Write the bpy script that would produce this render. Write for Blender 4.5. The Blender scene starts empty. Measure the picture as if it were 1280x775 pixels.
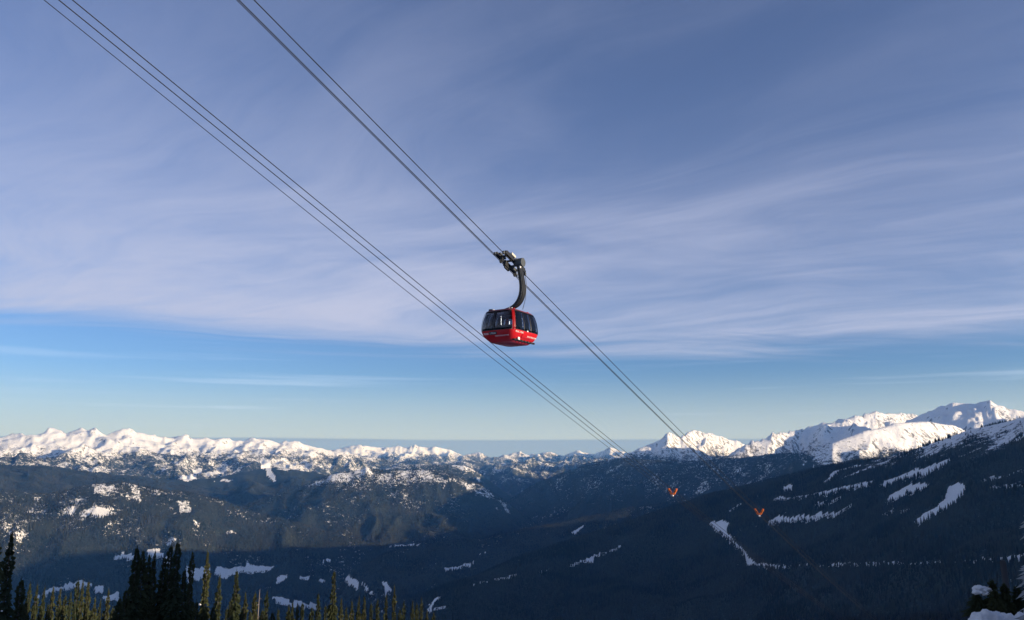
import bpy, bmesh, math, random
import numpy as np
from mathutils import Vector, Matrix

# ------------------------------------------------------------------ camera, light, exposure
scene = bpy.context.scene
COL = scene.collection
F_PX, CX, CY, HORIZON = 960.0, 640.0, 387.5, 568.0          # photograph: 1280 x 775
PITCH = math.atan((HORIZON - CY) / F_PX)
cam_data = bpy.data.cameras.new('camera')
cam_data.sensor_width = 36.0
cam_data.lens = 36.0 * F_PX / 1280.0
cam_data.clip_start = 0.2
cam_data.clip_end = 120000.0
cam = bpy.data.objects.new('camera', cam_data)
COL.objects.link(cam)
cam.location = (0, 0, 0)
cam.rotation_euler = (math.pi / 2 + PITCH, 0, 0)
scene.camera = cam

SUN_AZ, SUN_EL = 114.0, 8.3                                  # degrees; azimuth clockwise from the view axis (+Y)
SKY_STRENGTH = 0.085
SUN_STRENGTH = 5.0
scene.view_settings.view_transform = 'Standard'
scene.view_settings.look = 'None'
scene.view_settings.exposure = 0.6
scene.view_settings.gamma = 1.0
scene.view_settings.use_curve_mapping = False

sun_dir = Vector((math.sin(math.radians(SUN_AZ)) * math.cos(math.radians(SUN_EL)),
                  math.cos(math.radians(SUN_AZ)) * math.cos(math.radians(SUN_EL)),
                  math.sin(math.radians(SUN_EL))))
sl = bpy.data.lights.new('sun', 'SUN')
sl.energy = SUN_STRENGTH
sl.angle = math.radians(0.5)
sl.color = (1.0, 0.83, 0.63)
sun = bpy.data.objects.new('sun', sl)
COL.objects.link(sun)
sun.rotation_euler = (-sun_dir).to_track_quat('-Z', 'Y').to_euler()


def build_world():
    w = bpy.data.worlds.new('World')
    scene.world = w
    w.use_nodes = True
    nt = w.node_tree
    nt.nodes.clear()
    N, L = nt.nodes, nt.links

    def nd(t, **kw):
        n = N.new(t)
        for k, v in kw.items():
            setattr(n, k, v)
        return n

    def mth(op, a, b=None, c=None, clamp=False):
        n = nd('ShaderNodeMath', operation=op)
        n.use_clamp = clamp
        for i, v in enumerate((a, b, c)):
            if v is None:
                continue
            if isinstance(v, (int, float)):
                n.inputs[i].default_value = v
            else:
                L.new(v, n.inputs[i])
        return n.outputs[0]

    def smooth(v, a, b, lo=0.0, hi=1.0):
        n = nd('ShaderNodeMapRange', interpolation_type='SMOOTHSTEP')
        L.new(v, n.inputs[0])
        for i, q in enumerate((a, b, lo, hi)):
            if isinstance(q, (int, float)):
                n.inputs[i + 1].default_value = q
            else:
                L.new(q, n.inputs[i + 1])
        return n.outputs[0]

    def noise(vec, scale, detail=5, rough=0.55, dist=0.0):
        n = nd('ShaderNodeTexNoise')
        L.new(vec, n.inputs['Vector'])
        n.inputs['Scale'].default_value = scale
        n.inputs['Detail'].default_value = detail
        n.inputs['Roughness'].default_value = rough
        n.inputs['Distortion'].default_value = dist
        return n.outputs['Fac']

    tc = nd('ShaderNodeTexCoord')
    sep = nd('ShaderNodeSeparateXYZ')
    L.new(tc.outputs['Generated'], sep.inputs[0])
    x, y, z = sep.outputs
    zc = mth('MAXIMUM', z, 0.0)
    den = mth('ADD', zc, 0.035)
    px = mth('DIVIDE', x, den)
    py = mth('DIVIDE', y, den)

    cw = nd('ShaderNodeCombineXYZ')
    L.new(mth('MULTIPLY', px, 0.42), cw.inputs[0]); L.new(mth('MULTIPLY', py, 0.42), cw.inputs[1])
    wn = nd('ShaderNodeTexNoise'); wn.inputs['Scale'].default_value = 1.0; wn.inputs['Detail'].default_value = 3
    L.new(cw.outputs[0], wn.inputs['Vector'])
    ws = nd('ShaderNodeSeparateXYZ'); L.new(wn.outputs['Color'], ws.inputs[0])
    px = mth('ADD', px, mth('MULTIPLY', mth('SUBTRACT', ws.outputs[0], 0.5), 1.5))
    py = mth('ADD', py, mth('MULTIPLY', mth('SUBTRACT', ws.outputs[1], 0.5), 1.5))

    def vec(ang, sx, sy, ox=0.0):
        ca, sa = math.cos(ang), math.sin(ang)
        u = mth('ADD', mth('MULTIPLY', px, ca), mth('MULTIPLY', py, sa))
        v = mth('SUBTRACT', mth('MULTIPLY', py, ca), mth('MULTIPLY', px, sa))
        c = nd('ShaderNodeCombineXYZ')
        L.new(mth('ADD', mth('MULTIPLY', u, sx), ox), c.inputs[0])
        L.new(mth('MULTIPLY', v, sy), c.inputs[1])
        return c.outputs[0]

    sky = nd('ShaderNodeTexSky', sky_type='NISHITA')
    sky.sun_disc = False
    sky.sun_elevation = math.radians(SUN_EL)
    sky.sun_rotation = math.radians(SUN_AZ)
    sky.altitude = 1800.0
    sky.air_density = SKYP[0]
    sky.dust_density = SKYP[1]
    sky.ozone_density = SKYP[2]
    # a cirrostratus sheet whose far edge lies low over the horizon, with streaks and thin places
    edge_n = noise(vec(0.25, 0.12, 0.5), 1.0, 4, 0.55)
    edge = mth('ADD', mth('ADD', z, mth('MULTIPLY', x, 0.022)), mth('MULTIPLY', mth('SUBTRACT', edge_n, 0.5), 0.085))
    edge_f = noise(vec(0.12, 0.30, 2.4, 5.0), 1.0, 7, 0.62, 0.4)
    edge = mth('ADD', edge, mth('MULTIPLY', mth('SUBTRACT', edge_f, 0.5), 0.05))
    sheet = smooth(edge, 0.120, 0.160)
    st = noise(vec(-0.45, 0.50, 0.85, 3.1), 1.0, 8, 0.60, 0.35)
    fib = noise(vec(-0.62, 0.45, 2.6, 1.7), 1.0, 8, 0.62, 0.9)
    big = noise(vec(0.35, 0.16, 0.42, 7.7), 1.0, 3, 0.5, 0.3)
    body = mth('ADD', mth('MULTIPLY', st, 0.54), mth('ADD', mth('MULTIPLY', big, 0.42), mth('MULTIPLY', fib, 0.25)))
    body = mth('SUBTRACT', body, mth('MULTIPLY', x, 0.17))
    thick = smooth(body, 0.42, 0.80, 0.27, 1.0)
    fade = smooth(z, 0.17, 0.50, 1.0, 0.33)
    m1 = mth('MULTIPLY', mth('MULTIPLY', sheet, thick), fade)
    # thin streaks in the clear band and a flat grey bank on the horizon
    c2 = nd('ShaderNodeCombineXYZ')
    L.new(mth('MULTIPLY', x, 2.2), c2.inputs[0])
    L.new(mth('MULTIPLY', y, 2.2), c2.inputs[1])
    L.new(mth('MULTIPLY', z, 75.0), c2.inputs[2])
    s2 = noise(c2.outputs[0], 1.0, 5, 0.55)
    m2 = mth('MULTIPLY', smooth(s2, 0.52, 0.78), mth('MULTIPLY', smooth(z, 0.02, 0.05), smooth(z, 0.16, 0.09)))
    m2 = mth('MULTIPLY', m2, 0.32)
    c3 = nd('ShaderNodeCombineXYZ')
    L.new(mth('MULTIPLY', x, 2.6), c3.inputs[0])
    L.new(mth('MULTIPLY', y, 2.6), c3.inputs[1])
    L.new(mth('MULTIPLY', z, 30.0), c3.inputs[2])
    s3 = noise(c3.outputs[0], 1.0, 5, 0.5)
    topz = mth('ADD', mth('MULTIPLY', mth('SUBTRACT', s3, 0.5), 0.006), 0.0195)
    m3 = smooth(mth('SUBTRACT', topz, z), -0.0012, 0.0022)
    m3 = mth('MULTIPLY', m3, 0.9)

    def bg(col, s):
        b = nd('ShaderNodeBackground')
        if isinstance(col, tuple):
            b.inputs[0].default_value = col + (1,)
        else:
            L.new(col, b.inputs[0])
        b.inputs[1].default_value = s
        return b.outputs[0]

    def mix(f, a, b):
        m = nd('ShaderNodeMixShader')
        L.new(f, m.inputs[0]); L.new(a, m.inputs[1]); L.new(b, m.inputs[2])
        return m.outputs[0]

    tint = nd('ShaderNodeMix', data_type='RGBA', blend_type='MULTIPLY')
    tint.inputs[0].default_value = 1.0
    L.new(sky.outputs[0], tint.inputs[6])
    tint.inputs[7].default_value = SKY_TINT + (1,)
    s = bg(tint.outputs[2], SKY_STRENGTH)
    veil = mth('MULTIPLY', smooth(z, 0.11, 0.012), 0.72)
    s = mix(veil, s, bg((0.37, 0.425, 0.475), 1.0))
    s = mix(m2, s, bg((0.50, 0.60, 0.76), 1.0))
    s = mix(m1, s, bg(CLOUD, 1.0))
    s = mix(m3, s, bg((0.19, 0.235, 0.33), 1.0))
    out = nd('ShaderNodeOutputWorld')
    L.new(s, out.inputs[0])


SKYP = (1.0, 0.8, 2.2)
CLOUD = (0.345, 0.372, 0.50)
SKY_TINT = (0.74, 0.87, 1.22)            # the camera's cool daylight balance
build_world()

# ------------------------------------------------------------------ helpers
rng = np.random.default_rng(7)
random.seed(7)


def tag(o, label=None, cat=None, group=None, kind=None):
    if label: o['label'] = label
    if cat: o['category'] = cat
    if group: o['group'] = group
    if kind: o['kind'] = kind
    return o


def empty(name, loc=(0, 0, 0), rz=0.0):
    o = bpy.data.objects.new(name, None)
    COL.objects.link(o)
    o.location = loc
    o.rotation_euler = (0, 0, rz)
    o.empty_display_size = 0.5
    return o


def link_mesh(name, me, parent=None):
    o = bpy.data.objects.new(name, me)
    COL.objects.link(o)
    o.parent = parent
    return o


def mesh_py(name, verts, faces, mat, parent=None, smooth=False):
    me = bpy.data.meshes.new(name)
    me.from_pydata([tuple(v) for v in verts], [], [tuple(f) for f in faces])
    me.update()
    me.materials.append(mat)
    if smooth:
        me.polygons.foreach_set('use_smooth', [True] * len(me.polygons))
    return link_mesh(name, me, parent)


def bm_obj(name, bm, mat, parent=None, smooth=False):
    bmesh.ops.recalc_face_normals(bm, faces=bm.faces[:])
    me = bpy.data.meshes.new(name)
    bm.to_mesh(me)
    bm.free()
    me.materials.append(mat)
    if smooth:
        me.polygons.foreach_set('use_smooth', [True] * len(me.polygons))
    return link_mesh(name, me, parent)


def add_box(bm, c, s, rot=None, bevel=0.0):
    r = bmesh.ops.create_cube(bm, size=1.0)
    vs = r['verts']
    M = Matrix.Translation(Vector(c)) @ (rot.to_4x4() if rot else Matrix.Identity(4)) @ Matrix.Diagonal((s[0], s[1], s[2], 1))
    bmesh.ops.transform(bm, matrix=M, verts=vs)
    if bevel:
        es = list({e for v in vs for e in v.link_edges})
        bmesh.ops.bevel(bm, geom=es, offset=bevel, segments=2, affect='EDGES', profile=0.6)


def add_cyl(bm, a, b, r, r2=None, n=16):
    a, b = Vector(a), Vector(b)
    d = b - a
    M = Matrix.Translation((a + b) / 2) @ d.to_track_quat('Z', 'Y').to_matrix().to_4x4()
    bmesh.ops.create_cone(bm, cap_ends=True, segments=n, radius1=r, radius2=r if r2 is None else r2, depth=d.length, matrix=M)


def tube(name, pts, r, mat, parent=None, n=8, close=True):
    verts, faces = [], []
    P = [Vector(p) for p in pts]
    for i, p in enumerate(P):
        d = (P[min(i + 1, len(P) - 1)] - P[max(i - 1, 0)]).normalized()
        ref = Vector((0, 0, 1)) if abs(d.z) < 0.9 else Vector((1, 0, 0))
        s = d.cross(ref).normalized()
        u = s.cross(d)
        rr = r[i] if isinstance(r, (list, tuple)) else r
        for k in range(n):
            a = 2 * math.pi * k / n
            verts.append(p + s * (rr * math.cos(a)) + u * (rr * math.sin(a)))
    for i in range(len(P) - 1):
        for k in range(n):
            k2 = (k + 1) % n
            faces.append((i * n + k, i * n + k2, (i + 1) * n + k2, (i + 1) * n + k))
    if close:
        faces.append(tuple(range(n))[::-1])
        faces.append(tuple((len(P) - 1) * n + k for k in range(n)))
    return mesh_py(name, verts, faces, mat, parent, True)


def new_mat(name):
    m = bpy.data.materials.new(name)
    m.use_nodes = True
    nt = m.node_tree
    b = nt.nodes['Principled BSDF']
    return m, nt, b


def simple_mat(name, col, rough=0.6, metal=0.0, var=0.12, scale=6.0, spec=0.5, coat=0.0):
    m, nt, b = new_mat(name)
    N, L = nt.nodes, nt.links
    tc = N.new('ShaderNodeTexCoord')
    no = N.new('ShaderNodeTexNoise')
    no.inputs['Scale'].default_value = scale
    no.inputs['Detail'].default_value = 5
    L.new(tc.outputs['Object'], no.inputs['Vector'])
    mp = N.new('ShaderNodeMapRange')
    mp.inputs[3].default_value = 1 - var
    mp.inputs[4].default_value = 1 + var
    L.new(no.outputs['Fac'], mp.inputs[0])
    mx = N.new('ShaderNodeVectorMath'); mx.operation = 'SCALE'
    mx.inputs[0].default_value = col
    L.new(mp.outputs[0], mx.inputs['Scale'])
    L.new(mx.outputs[0], b.inputs['Base Color'])
    b.inputs['Roughness'].default_value = rough
    b.inputs['Metallic'].default_value = metal
    b.inputs['Specular IOR Level'].default_value = spec
    b.inputs['Coat Weight'].default_value = coat
    return m


# pixel of the photograph -> azimuth and tangent of elevation
def ray(px, py):
    u = (px - CX) / F_PX
    v = (CY - py) / F_PX
    dx = u
    dy = math.cos(PITCH) - v * math.sin(PITCH)
    dz = math.sin(PITCH) + v * math.cos(PITCH)
    h = math.hypot(dx, dy)
    return math.atan2(dx, dy), dz / h


# ------------------------------------------------------------------ numpy noise
_p = np.random.RandomState(11)
_perm = _p.permutation(4096)
_ang = _p.uniform(0, 2 * np.pi, 4096)
_gx, _gy = np.cos(_ang), np.sin(_ang)


def perlin(x, y, seed=0):
    xi = np.floor(x).astype(np.int64); yi = np.floor(y).astype(np.int64)
    xf = x - xi; yf = y - yi
    u = xf * xf * xf * (xf * (xf * 6 - 15) + 10)
    v = yf * yf * yf * (yf * (yf * 6 - 15) + 10)

    def g(ix, iy, fx, fy):
        h = _perm[(_perm[(ix + seed * 131) & 4095] + iy) & 4095]
        return _gx[h] * fx + _gy[h] * fy
    a = g(xi, yi, xf, yf); b = g(xi + 1, yi, xf - 1, yf)
    c = g(xi, yi + 1, xf, yf - 1); d = g(xi + 1, yi + 1, xf - 1, yf - 1)
    return (a + u * (b - a) + v * ((c + u * (d - c)) - (a + u * (b - a)))) * 1.5


def fbm(x, y, wl, octv, seed, gain=0.5):
    s = np.zeros_like(x); a = 1.0; t = 0
    for k in range(octv):
        s += a * perlin(x / wl, y / wl, seed + k); t += a
        a *= gain; wl /= 2.03
    return s / t


def ridged(x, y, wl, octv, seed, gain=0.5):
    s = np.zeros_like(x); a = 1.0; t = 0; w = np.ones_like(x)
    for k in range(octv):
        n = 1 - np.minimum(1, np.abs(perlin(x / wl, y / wl, seed + k)) * 1.5)
        n = n * n
        s += a * n * w; t += a
        w = np.clip(n * 1.6, 0.25, 1)
        a *= gain; wl /= 2.07
    return s / t


def sstep(v, a, b):
    t = np.clip((v - a) / (b - a), 0, 1)
    return t * t * (3 - 2 * t)


# ------------------------------------------------------------------ terrain
# each ridge: crest knots (pixel x, pixel y, distance in km), slope towards the viewer, slope beyond, roughness kind, name
R_ = {}


def ridge(name, knots, near, far, kind):
    R_[name] = (knots, near, far, kind)


ridge('mountain_range', [(-900, 556, 14), (-400, 548, 14), (-250, 541, 14.5), (-180, 548, 14.7), (-100, 543, 15), (-50, 548, 15.2), (0, 546, 15.4), (6, 545, 15.44), (27, 542, 15.57), (33, 546, 15.61), (41, 544, 15.66), (55, 541, 15.75), (60, 536.5, 15.78), (75, 536, 15.87), (83, 540, 15.92), (91, 537, 15.97), (103, 532, 16.05), (109, 534, 16.09), (121, 532, 16.16), (126, 537, 16.2), (134, 540, 16.25), (145, 536, 16.32), (153, 533, 16.37), (162, 531, 16.42), (169, 536, 16.47), (176, 537, 16.51), (192, 541, 16.61), (202, 545, 16.68), (217, 547, 16.77), (231, 542.5, 16.86), (241, 546, 16.92), (256, 546, 17.02), (268, 548, 17.09), (278, 546.5, 17.16), (299, 551, 17.29), (316, 550, 17.39), (336, 547.5, 17.52), (349, 551, 17.6), (365, 548.5, 17.7), (380, 552, 17.8), (396, 557, 17.9), (420, 561, 18.2), (450, 566, 18.4), (520, 580, 19)], 0.20, 0.25, 'alp')
ridge('far_range', [(300, 566, 25), (340, 561, 25), (385, 557, 25), (410, 561, 26), (440, 557, 26), (480, 560, 27), (520, 557, 27), (545, 560, 27), (560, 563, 27), (578, 569, 27),
      (598, 566, 28), (612, 571, 28), (632, 569, 28), (650, 565, 28), (664, 571, 28), (688, 564, 28), (704, 570, 28), (722, 564, 28), (742, 567, 28), (762, 560, 27), (785, 566, 27), (800, 563, 27), (860, 565, 27), (1000, 565, 27), (1500, 560, 27)], 0.17, 0.2, 'far')
ridge('middle_range', [(430, 585, 19), (520, 576, 20), (600, 578, 20), (680, 576, 20), (760, 574, 20), (830, 580, 20), (900, 590, 20)], 0.12, 0.2, 'far')
ridge('forested_shelf', [(-700, 570, 11.5), (-300, 574, 11.5), (0, 581, 11.5), (60, 584, 11.5), (120, 591, 11.5), (200, 598, 11.7), (260, 598, 12), (320, 586, 12.3),
      (345, 583, 12.3), (400, 592, 12.3), (450, 600, 12.3), (520, 640, 12.3)], 0.17, 0.12, 'hill')
ridge('plateau', [(455, 600, 13.3), (482, 586, 13.3), (500, 581, 13.3), (580, 581, 13), (597, 590, 13), (615, 603, 13), (645, 625, 13)], 0.42, 0.10, 'hill')
ridge('forested_hill', [(-700, 590, 8), (-300, 597, 8), (-100, 600, 8), (0, 612, 8), (60, 617, 8), (110, 608, 8), (150, 604, 8), (185, 612, 8), (230, 616, 8), (280, 625, 8),
      (330, 643, 7.9), (380, 657, 7.8), (440, 676, 7.6), (520, 694, 7.5)], 0.43, 0.30, 'hill')
ridge('rocky_hill', [(260, 648, 9.2), (330, 622, 9.2), (380, 606, 9.3), (415, 592, 9.4), (440, 588, 9.5), (452, 586, 9.5), (458, 582, 9.5), (466, 586, 9.5), (500, 588, 9.5), (540, 587, 9.5),
      (565, 592, 9.4), (600, 605, 9.3), (640, 633, 9.2), (655, 643, 9.2), (690, 668, 9.2)], 0.34, 0.28, 'hill')
ridge('valley_ridge', [(585, 655, 11), (640, 622, 11), (665, 607, 10.8), (700, 592, 10.6), (740, 578, 10.5), (780, 572, 10.3), (830, 577, 10), (870, 578, 9.8), (920, 573, 9.5),
      (960, 566, 9.2), (1010, 566, 8.8), (1060, 572, 8.4), (1130, 590, 8)], 0.30, 0.30, 'hill')
ridge('low_ridge', [(440, 712, 6.4), (480, 690, 6.5), (540, 677, 6.6), (600, 673, 6.8), (680, 656, 7), (760, 641, 7.3), (860, 621, 7.6), (950, 606, 7.6), (1050, 600, 7.4)], 0.22, 0.25, 'hill')
ridge('snow_peak', [(730, 580, 13), (780, 566, 13.2), (800, 556, 13.3), (818, 553, 13.5), (835, 540, 13.6), (848, 545, 14), (868, 537, 14.6), (885, 542, 14.9), (905, 548, 15.2), (925, 553, 15.5),
      (945, 562, 15.8), (990, 585, 16)], 0.34, 0.35, 'alp')
ridge('twin_peak', [(860, 590, 10.2), (900, 570, 10.3), (930, 553, 10.5), (965, 540, 10.8), (975, 540, 11), (1000, 538, 11.4), (1015, 542, 11.7), (1045, 545, 12), (1100, 560, 12)], 0.42, 0.35, 'alp')
ridge('domed_peak', [(985, 545, 11.6), (1030, 530, 11.8), (1068, 515, 12.2), (1105, 513, 12.8), (1125, 512, 13.2), (1150, 518, 13.6), (1190, 535, 14)], 0.30, 0.35, 'alp')
ridge('snow_shoulder', [(990, 578, 7.6), (1040, 553, 7.9), (1080, 539, 8.3), (1130, 528, 9.0), (1160, 525, 9.5), (1190, 531, 10), (1220, 545, 10.3), (1280, 560, 10.5)], 0.34, 0.32, 'dome')
ridge('summit_massif', [(1120, 535, 11.5), (1150, 519, 11.5), (1175, 509, 11.5), (1190, 504, 11.5), (1215, 503, 11.5), (1229, 502, 11.5), (1237, 497, 11.5), (1246, 504, 11.5), (1262, 511, 11.5),
      (1280, 515, 11.5), (1400, 520, 11.5), (1700, 525, 11.5), (2200, 540, 11.5)], 0.34, 0.3, 'alp')
ridge('ski_slope', [(330, 900, 3.2), (440, 835, 3.5), (500, 790, 3.7), (560, 745, 4.0), (640, 703, 4.4), (760, 660, 4.9), (840, 634, 5.2), (900, 615, 5.2), (960, 599, 5.1), (1040, 581, 4.9), (1110, 572, 4.7),
      (1170, 553, 4.5), (1210, 537, 4.4), (1250, 528, 4.3), (1280, 520, 4.2), (1400, 512, 4.2), (1700, 500, 4.3), (2100, 490, 4.6), (2700, 495, 5.2), (4500, 520, 6.5)], 0.225, 0.16, 'flank')

FLOOR = -1205.0
names = list(R_)


_fine = np.linspace(-1.6, 1.6, 3201)


def crest(name, az):
    """distance of the crest, its height, and the same height without the small bumps"""
    kn = R_[name][0]
    A, RR, Z = [], [], []
    for px, py, rk in kn:
        a, t = ray(px, py)
        A.append(a); RR.append(rk * 1000); Z.append(t * rk * 1000)
    over = np.maximum(np.maximum(A[0] - _fine, _fine - A[-1]), 0)
    zf = np.interp(_fine, A, Z) - over * 9000.0
    k = np.exp(-0.5 * (np.arange(-75, 76) / 28.0) ** 2); k /= k.sum()
    zs = np.convolve(np.pad(zf, 75, mode='edge'), k, 'valid')
    return np.interp(az, A, RR), np.interp(az, _fine, zf), np.interp(az, _fine, zs)


def near_ground(az, r):
    """the photographer's own hillside: steep to the valley, an added shade-casting knoll out of view to the right"""
    x = r * np.sin(az); y = r * np.cos(az)
    fwd = np.clip(np.cos(az - math.radians(-15)), -1, 1)
    slope = np.where(fwd > 0, 0.27 + 0.045 * sstep(-az, -0.35, 0.35), 0.0) * np.maximum(fwd, 0) ** 0.5
    slope = slope - 0.10 * np.maximum(-fwd, 0)
    z = -1.75 - slope * np.maximum(r - 3, 0) - 0.16 * np.maximum(r - 125, 0) * np.maximum(fwd, 0)
    z = np.where(r < 3, -1.75, z)
    z = z + 21.0 * np.exp(-(((x - 62) / 24) ** 2 + ((y - 10) / 13) ** 2))  # added knoll, unseen, sized to shade the dark firs and corner snow
    a0, t0 = ray(1296, 760)
    x0, y0 = 24 * math.sin(a0), 24 * math.cos(a0)
    z = z + 2.4 * np.exp(-(((x - x0) / 2.9) ** 2 + ((y - y0) / 4.0) ** 2))
    return np.maximum(z, FLOOR - 40)


def height(az, r, full=True):
    """az, r arrays of equal shape -> z, id of the ridge that dominates, closeness to its crest"""
    x = r * np.sin(az); y = r * np.cos(az)
    wx = x + 260 * fbm(x, y, 1500, 3, 40); wy = y + 260 * fbm(x, y, 1500, 3, 50)
    n_warp = fbm(x, y, 900, 3, 45)
    n_alp2 = ridged(wx, wy, 620, 4, 8, 0.5) - 0.42
    n_alp = ridged(wx, wy, 2300, 6, 3, 0.52) - 0.42
    n_hill = fbm(wx, wy, 1300, 5, 17, 0.5)
    n_fine = fbm(x, y, 180, 3, 23, 0.5)
    n_dome = ridged(wx, wy, 1500, 5, 31, 0.45) - 0.42
    hs = np.empty((len(names) + 2,) + r.shape)
    cr = np.empty_like(hs)
    for i, nme in enumerate(names):
        kn, ne, fa, kind = R_[nme]
        azw = az + 420 * n_warp / r
        rc, zc, zs = crest(nme, azw)
        rc0, zc0, zs0 = crest(nme, az)
        d = rc0 - r
        soft = 1 - np.exp(-(d / 420.0) ** 2)
        zc = zc0 * (1 - soft) + zs * soft
        wob = 1 + 0.30 * fbm(x, y, 2600, 2, 60 + i)
        prof = np.where(d > 0, -ne * d * wob, fa * d)
        # concave near slope: steep under the crest, easing out below
        if kind in ('alp', 'far'):
            prof = np.where(d > 0, prof * (1 + 0.35 * np.exp(-d / 700.0)), prof)
        cl = np.exp(-np.abs(d) / 380.0)
        if kind in ('alp', 'far', 'dome', 'hill'):
            lin = az * rc0 + 220 * n_warp
            gul = ridged(lin, d * 0.28 + 0.15 * lin + 90 * i, {'alp': 620, 'far': 900, 'dome': 520, 'hill': 1000}[kind], 4, 110 + i, 0.55) - 0.45
            gul = gul * (1 - np.exp(-np.abs(d) / 260.0)) * np.where(np.abs(d) < 4500, 1.0, 0.3)
        if kind == 'alp':
            a = 250 * n_alp + 40 * n_alp2 + 12 * n_fine + 150 * gul
        elif kind == 'far':
            a = 330 * n_alp + 50 * n_alp2 + 12 * n_fine + 200 * gul
        elif kind == 'dome':
            a = 90 * n_dome + 18 * n_alp2 + 8 * n_fine + 62 * gul
        elif kind == 'flank':
            a = (55 + 190 * sstep(az, 0.63, 0.85)) * n_hill + 7 * n_fine  # out of view the crest is roughened, to make its cast shadow edge uneven
        else:
            a = 110 * n_hill + 50 * n_dome + 22 * n_alp2 + 10 * n_fine + 170 * gul
        damp = 1 - 0.72 * cl
        if kind == 'alp':
            damp = 1 - 0.5 * cl
        hs[i] = zc + prof + a * damp
        if kind in ('alp', 'far'):
            hs[i] += cl * (36 * (ridged(x, y, 900, 4, 77, 0.6) - 0.42) + 30 * (ridged(x, y, 260, 2, 79, 0.6) - 0.42) + 8 * n_fine)
        cr[i] = cl
    hs[len(names)] = FLOOR + 14 * fbm(x, y, 2500, 3, 70) + 1.5 * fbm(x, y, 160, 2, 71)
    hs[len(names) + 1] = near_ground(az, r) + np.clip(r / 400, 0, 1) * 22 * n_hill + 0.22 * fbm(x, y, 7, 3, 80) * np.clip(r / 8, 0, 1)
    far_only = r < 900
    hs[:len(names) + 1] = np.where(far_only, -5000, hs[:len(names) + 1])
    hs[len(names) + 1] = np.where(r > 5000, -5000, hs[len(names) + 1])
    ids = hs.argmax(0)
    top = hs.max(0)
    k = 22.0
    z = top + k * np.log(np.exp(np.clip((hs - top) / k, -40, 0)).sum(0))
    z = np.where(r < 900, top, z)
    return z, ids, np.take_along_axis(cr, ids[None], 0)[0]


az_in = np.linspace(-36.2, 36.2, 960)
az_r = np.concatenate([np.linspace(36.8, 60, 60), np.linspace(61, 130, 70)])
az_b = np.linspace(133, 227, 30)
az_l = np.concatenate([np.linspace(-130, -50, 40), np.linspace(-48, -36.8, 20)])
AZ = np.radians(np.concatenate([az_in, az_r, az_b, az_l + 0.0]))
AZ = np.concatenate([np.radians(az_in), np.radians(az_r), np.radians(az_b), np.radians(az_l + 360)])
RAD = np.concatenate([np.geomspace(1.2, 900, 90)[:-1], np.geomspace(900, 15500, 500)[:-1], np.geomspace(15500, 29500, 130)[:-1], np.geomspace(29500, 45000, 10)])
NA, NR = len(AZ), len(RAD)
AZW = np.where(AZ > math.pi, AZ - 2 * math.pi, AZ)
GA, GR = np.meshgrid(AZW, RAD, indexing='ij')
GZ, GID, GCR = height(GA, GR)
GX, GY = GR * np.sin(GA), GR * np.cos(GA)
NIN = len(az_in)
TAN = GZ / GR


def hit(px, py, rmin=900.0):
    """where the sight line through a pixel meets the terrain (built world point)"""
    a, t = ray(px, py)
    i = int(np.clip(round((a - AZ[0]) / (AZ[1] - AZ[0])), 0, NIN - 1))
    j0 = int(np.searchsorted(RAD, rmin))
    col = TAN[i, j0:]
    w = np.nonzero(col >= t)[0]
    j = j0 + (int(w[0]) if len(w) else int(np.argmin(np.abs(col - t))))
    r = RAD[j]
    return r * math.sin(a), r * math.cos(a)


# slope
dzr = np.gradient(GZ, RAD, axis=1)
dza = np.gradient(GZ, np.unwrap(AZ), axis=0) / GR
SLOPE = np.hypot(dzr, dza)

# snow and forest cover, as world-space maps sampled on the terrain
nz1 = fbm(GX, GY, 900, 4, 90)
nz2 = fbm(GX, GY, 240, 3, 95)
nz3 = fbm(GX, GY, 520, 3, 99)
nz4 = fbm(GX, GY, 110, 3, 103)
tl = 20 + 170 * nz1 + 110 * nz2 + 90 * nz4
tl = tl + np.array([-75.0 if n == 'mountain_range' else 170.0 if n == 'forested_shelf' else -120.0 if n == 'far_range' else -20.0 if n == 'middle_range' else (-90.0 if R_[n][3] in ('alp', 'dome') else 0.0) for n in names] + [0.0, 0.0])[GID]
alt = GZ - tl
kinds = np.array([{'alp': 0, 'far': 0, 'dome': 1, 'hill': 2, 'flank': 3}[R_[n][3]] for n in names] + [4, 5])
KD = kinds[GID]
SNOW = 0.60 * sstep(alt, -130, 120) + 0.40 * sstep(alt, 60, 520)
FOREST = 1 - sstep(alt, -110, 70)
rock = sstep(SLOPE + 0.28 * nz2 + 0.15 * nz3 + 0.25 * nz4, 0.56, 0.95) * sstep(alt, -80, 40) * np.where(KD == 0, 1.0, np.where(KD == 1, 0.85, np.where(KD == 2, 0.5, 0.0)))
rock = np.maximum(rock, np.where(KD == 0, 0.75 * sstep(0.7 * nz2 + 0.5 * nz3 + 0.5 * nz4, 0.12, 0.5), 0.0) * sstep(alt, -80, 40))
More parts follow.
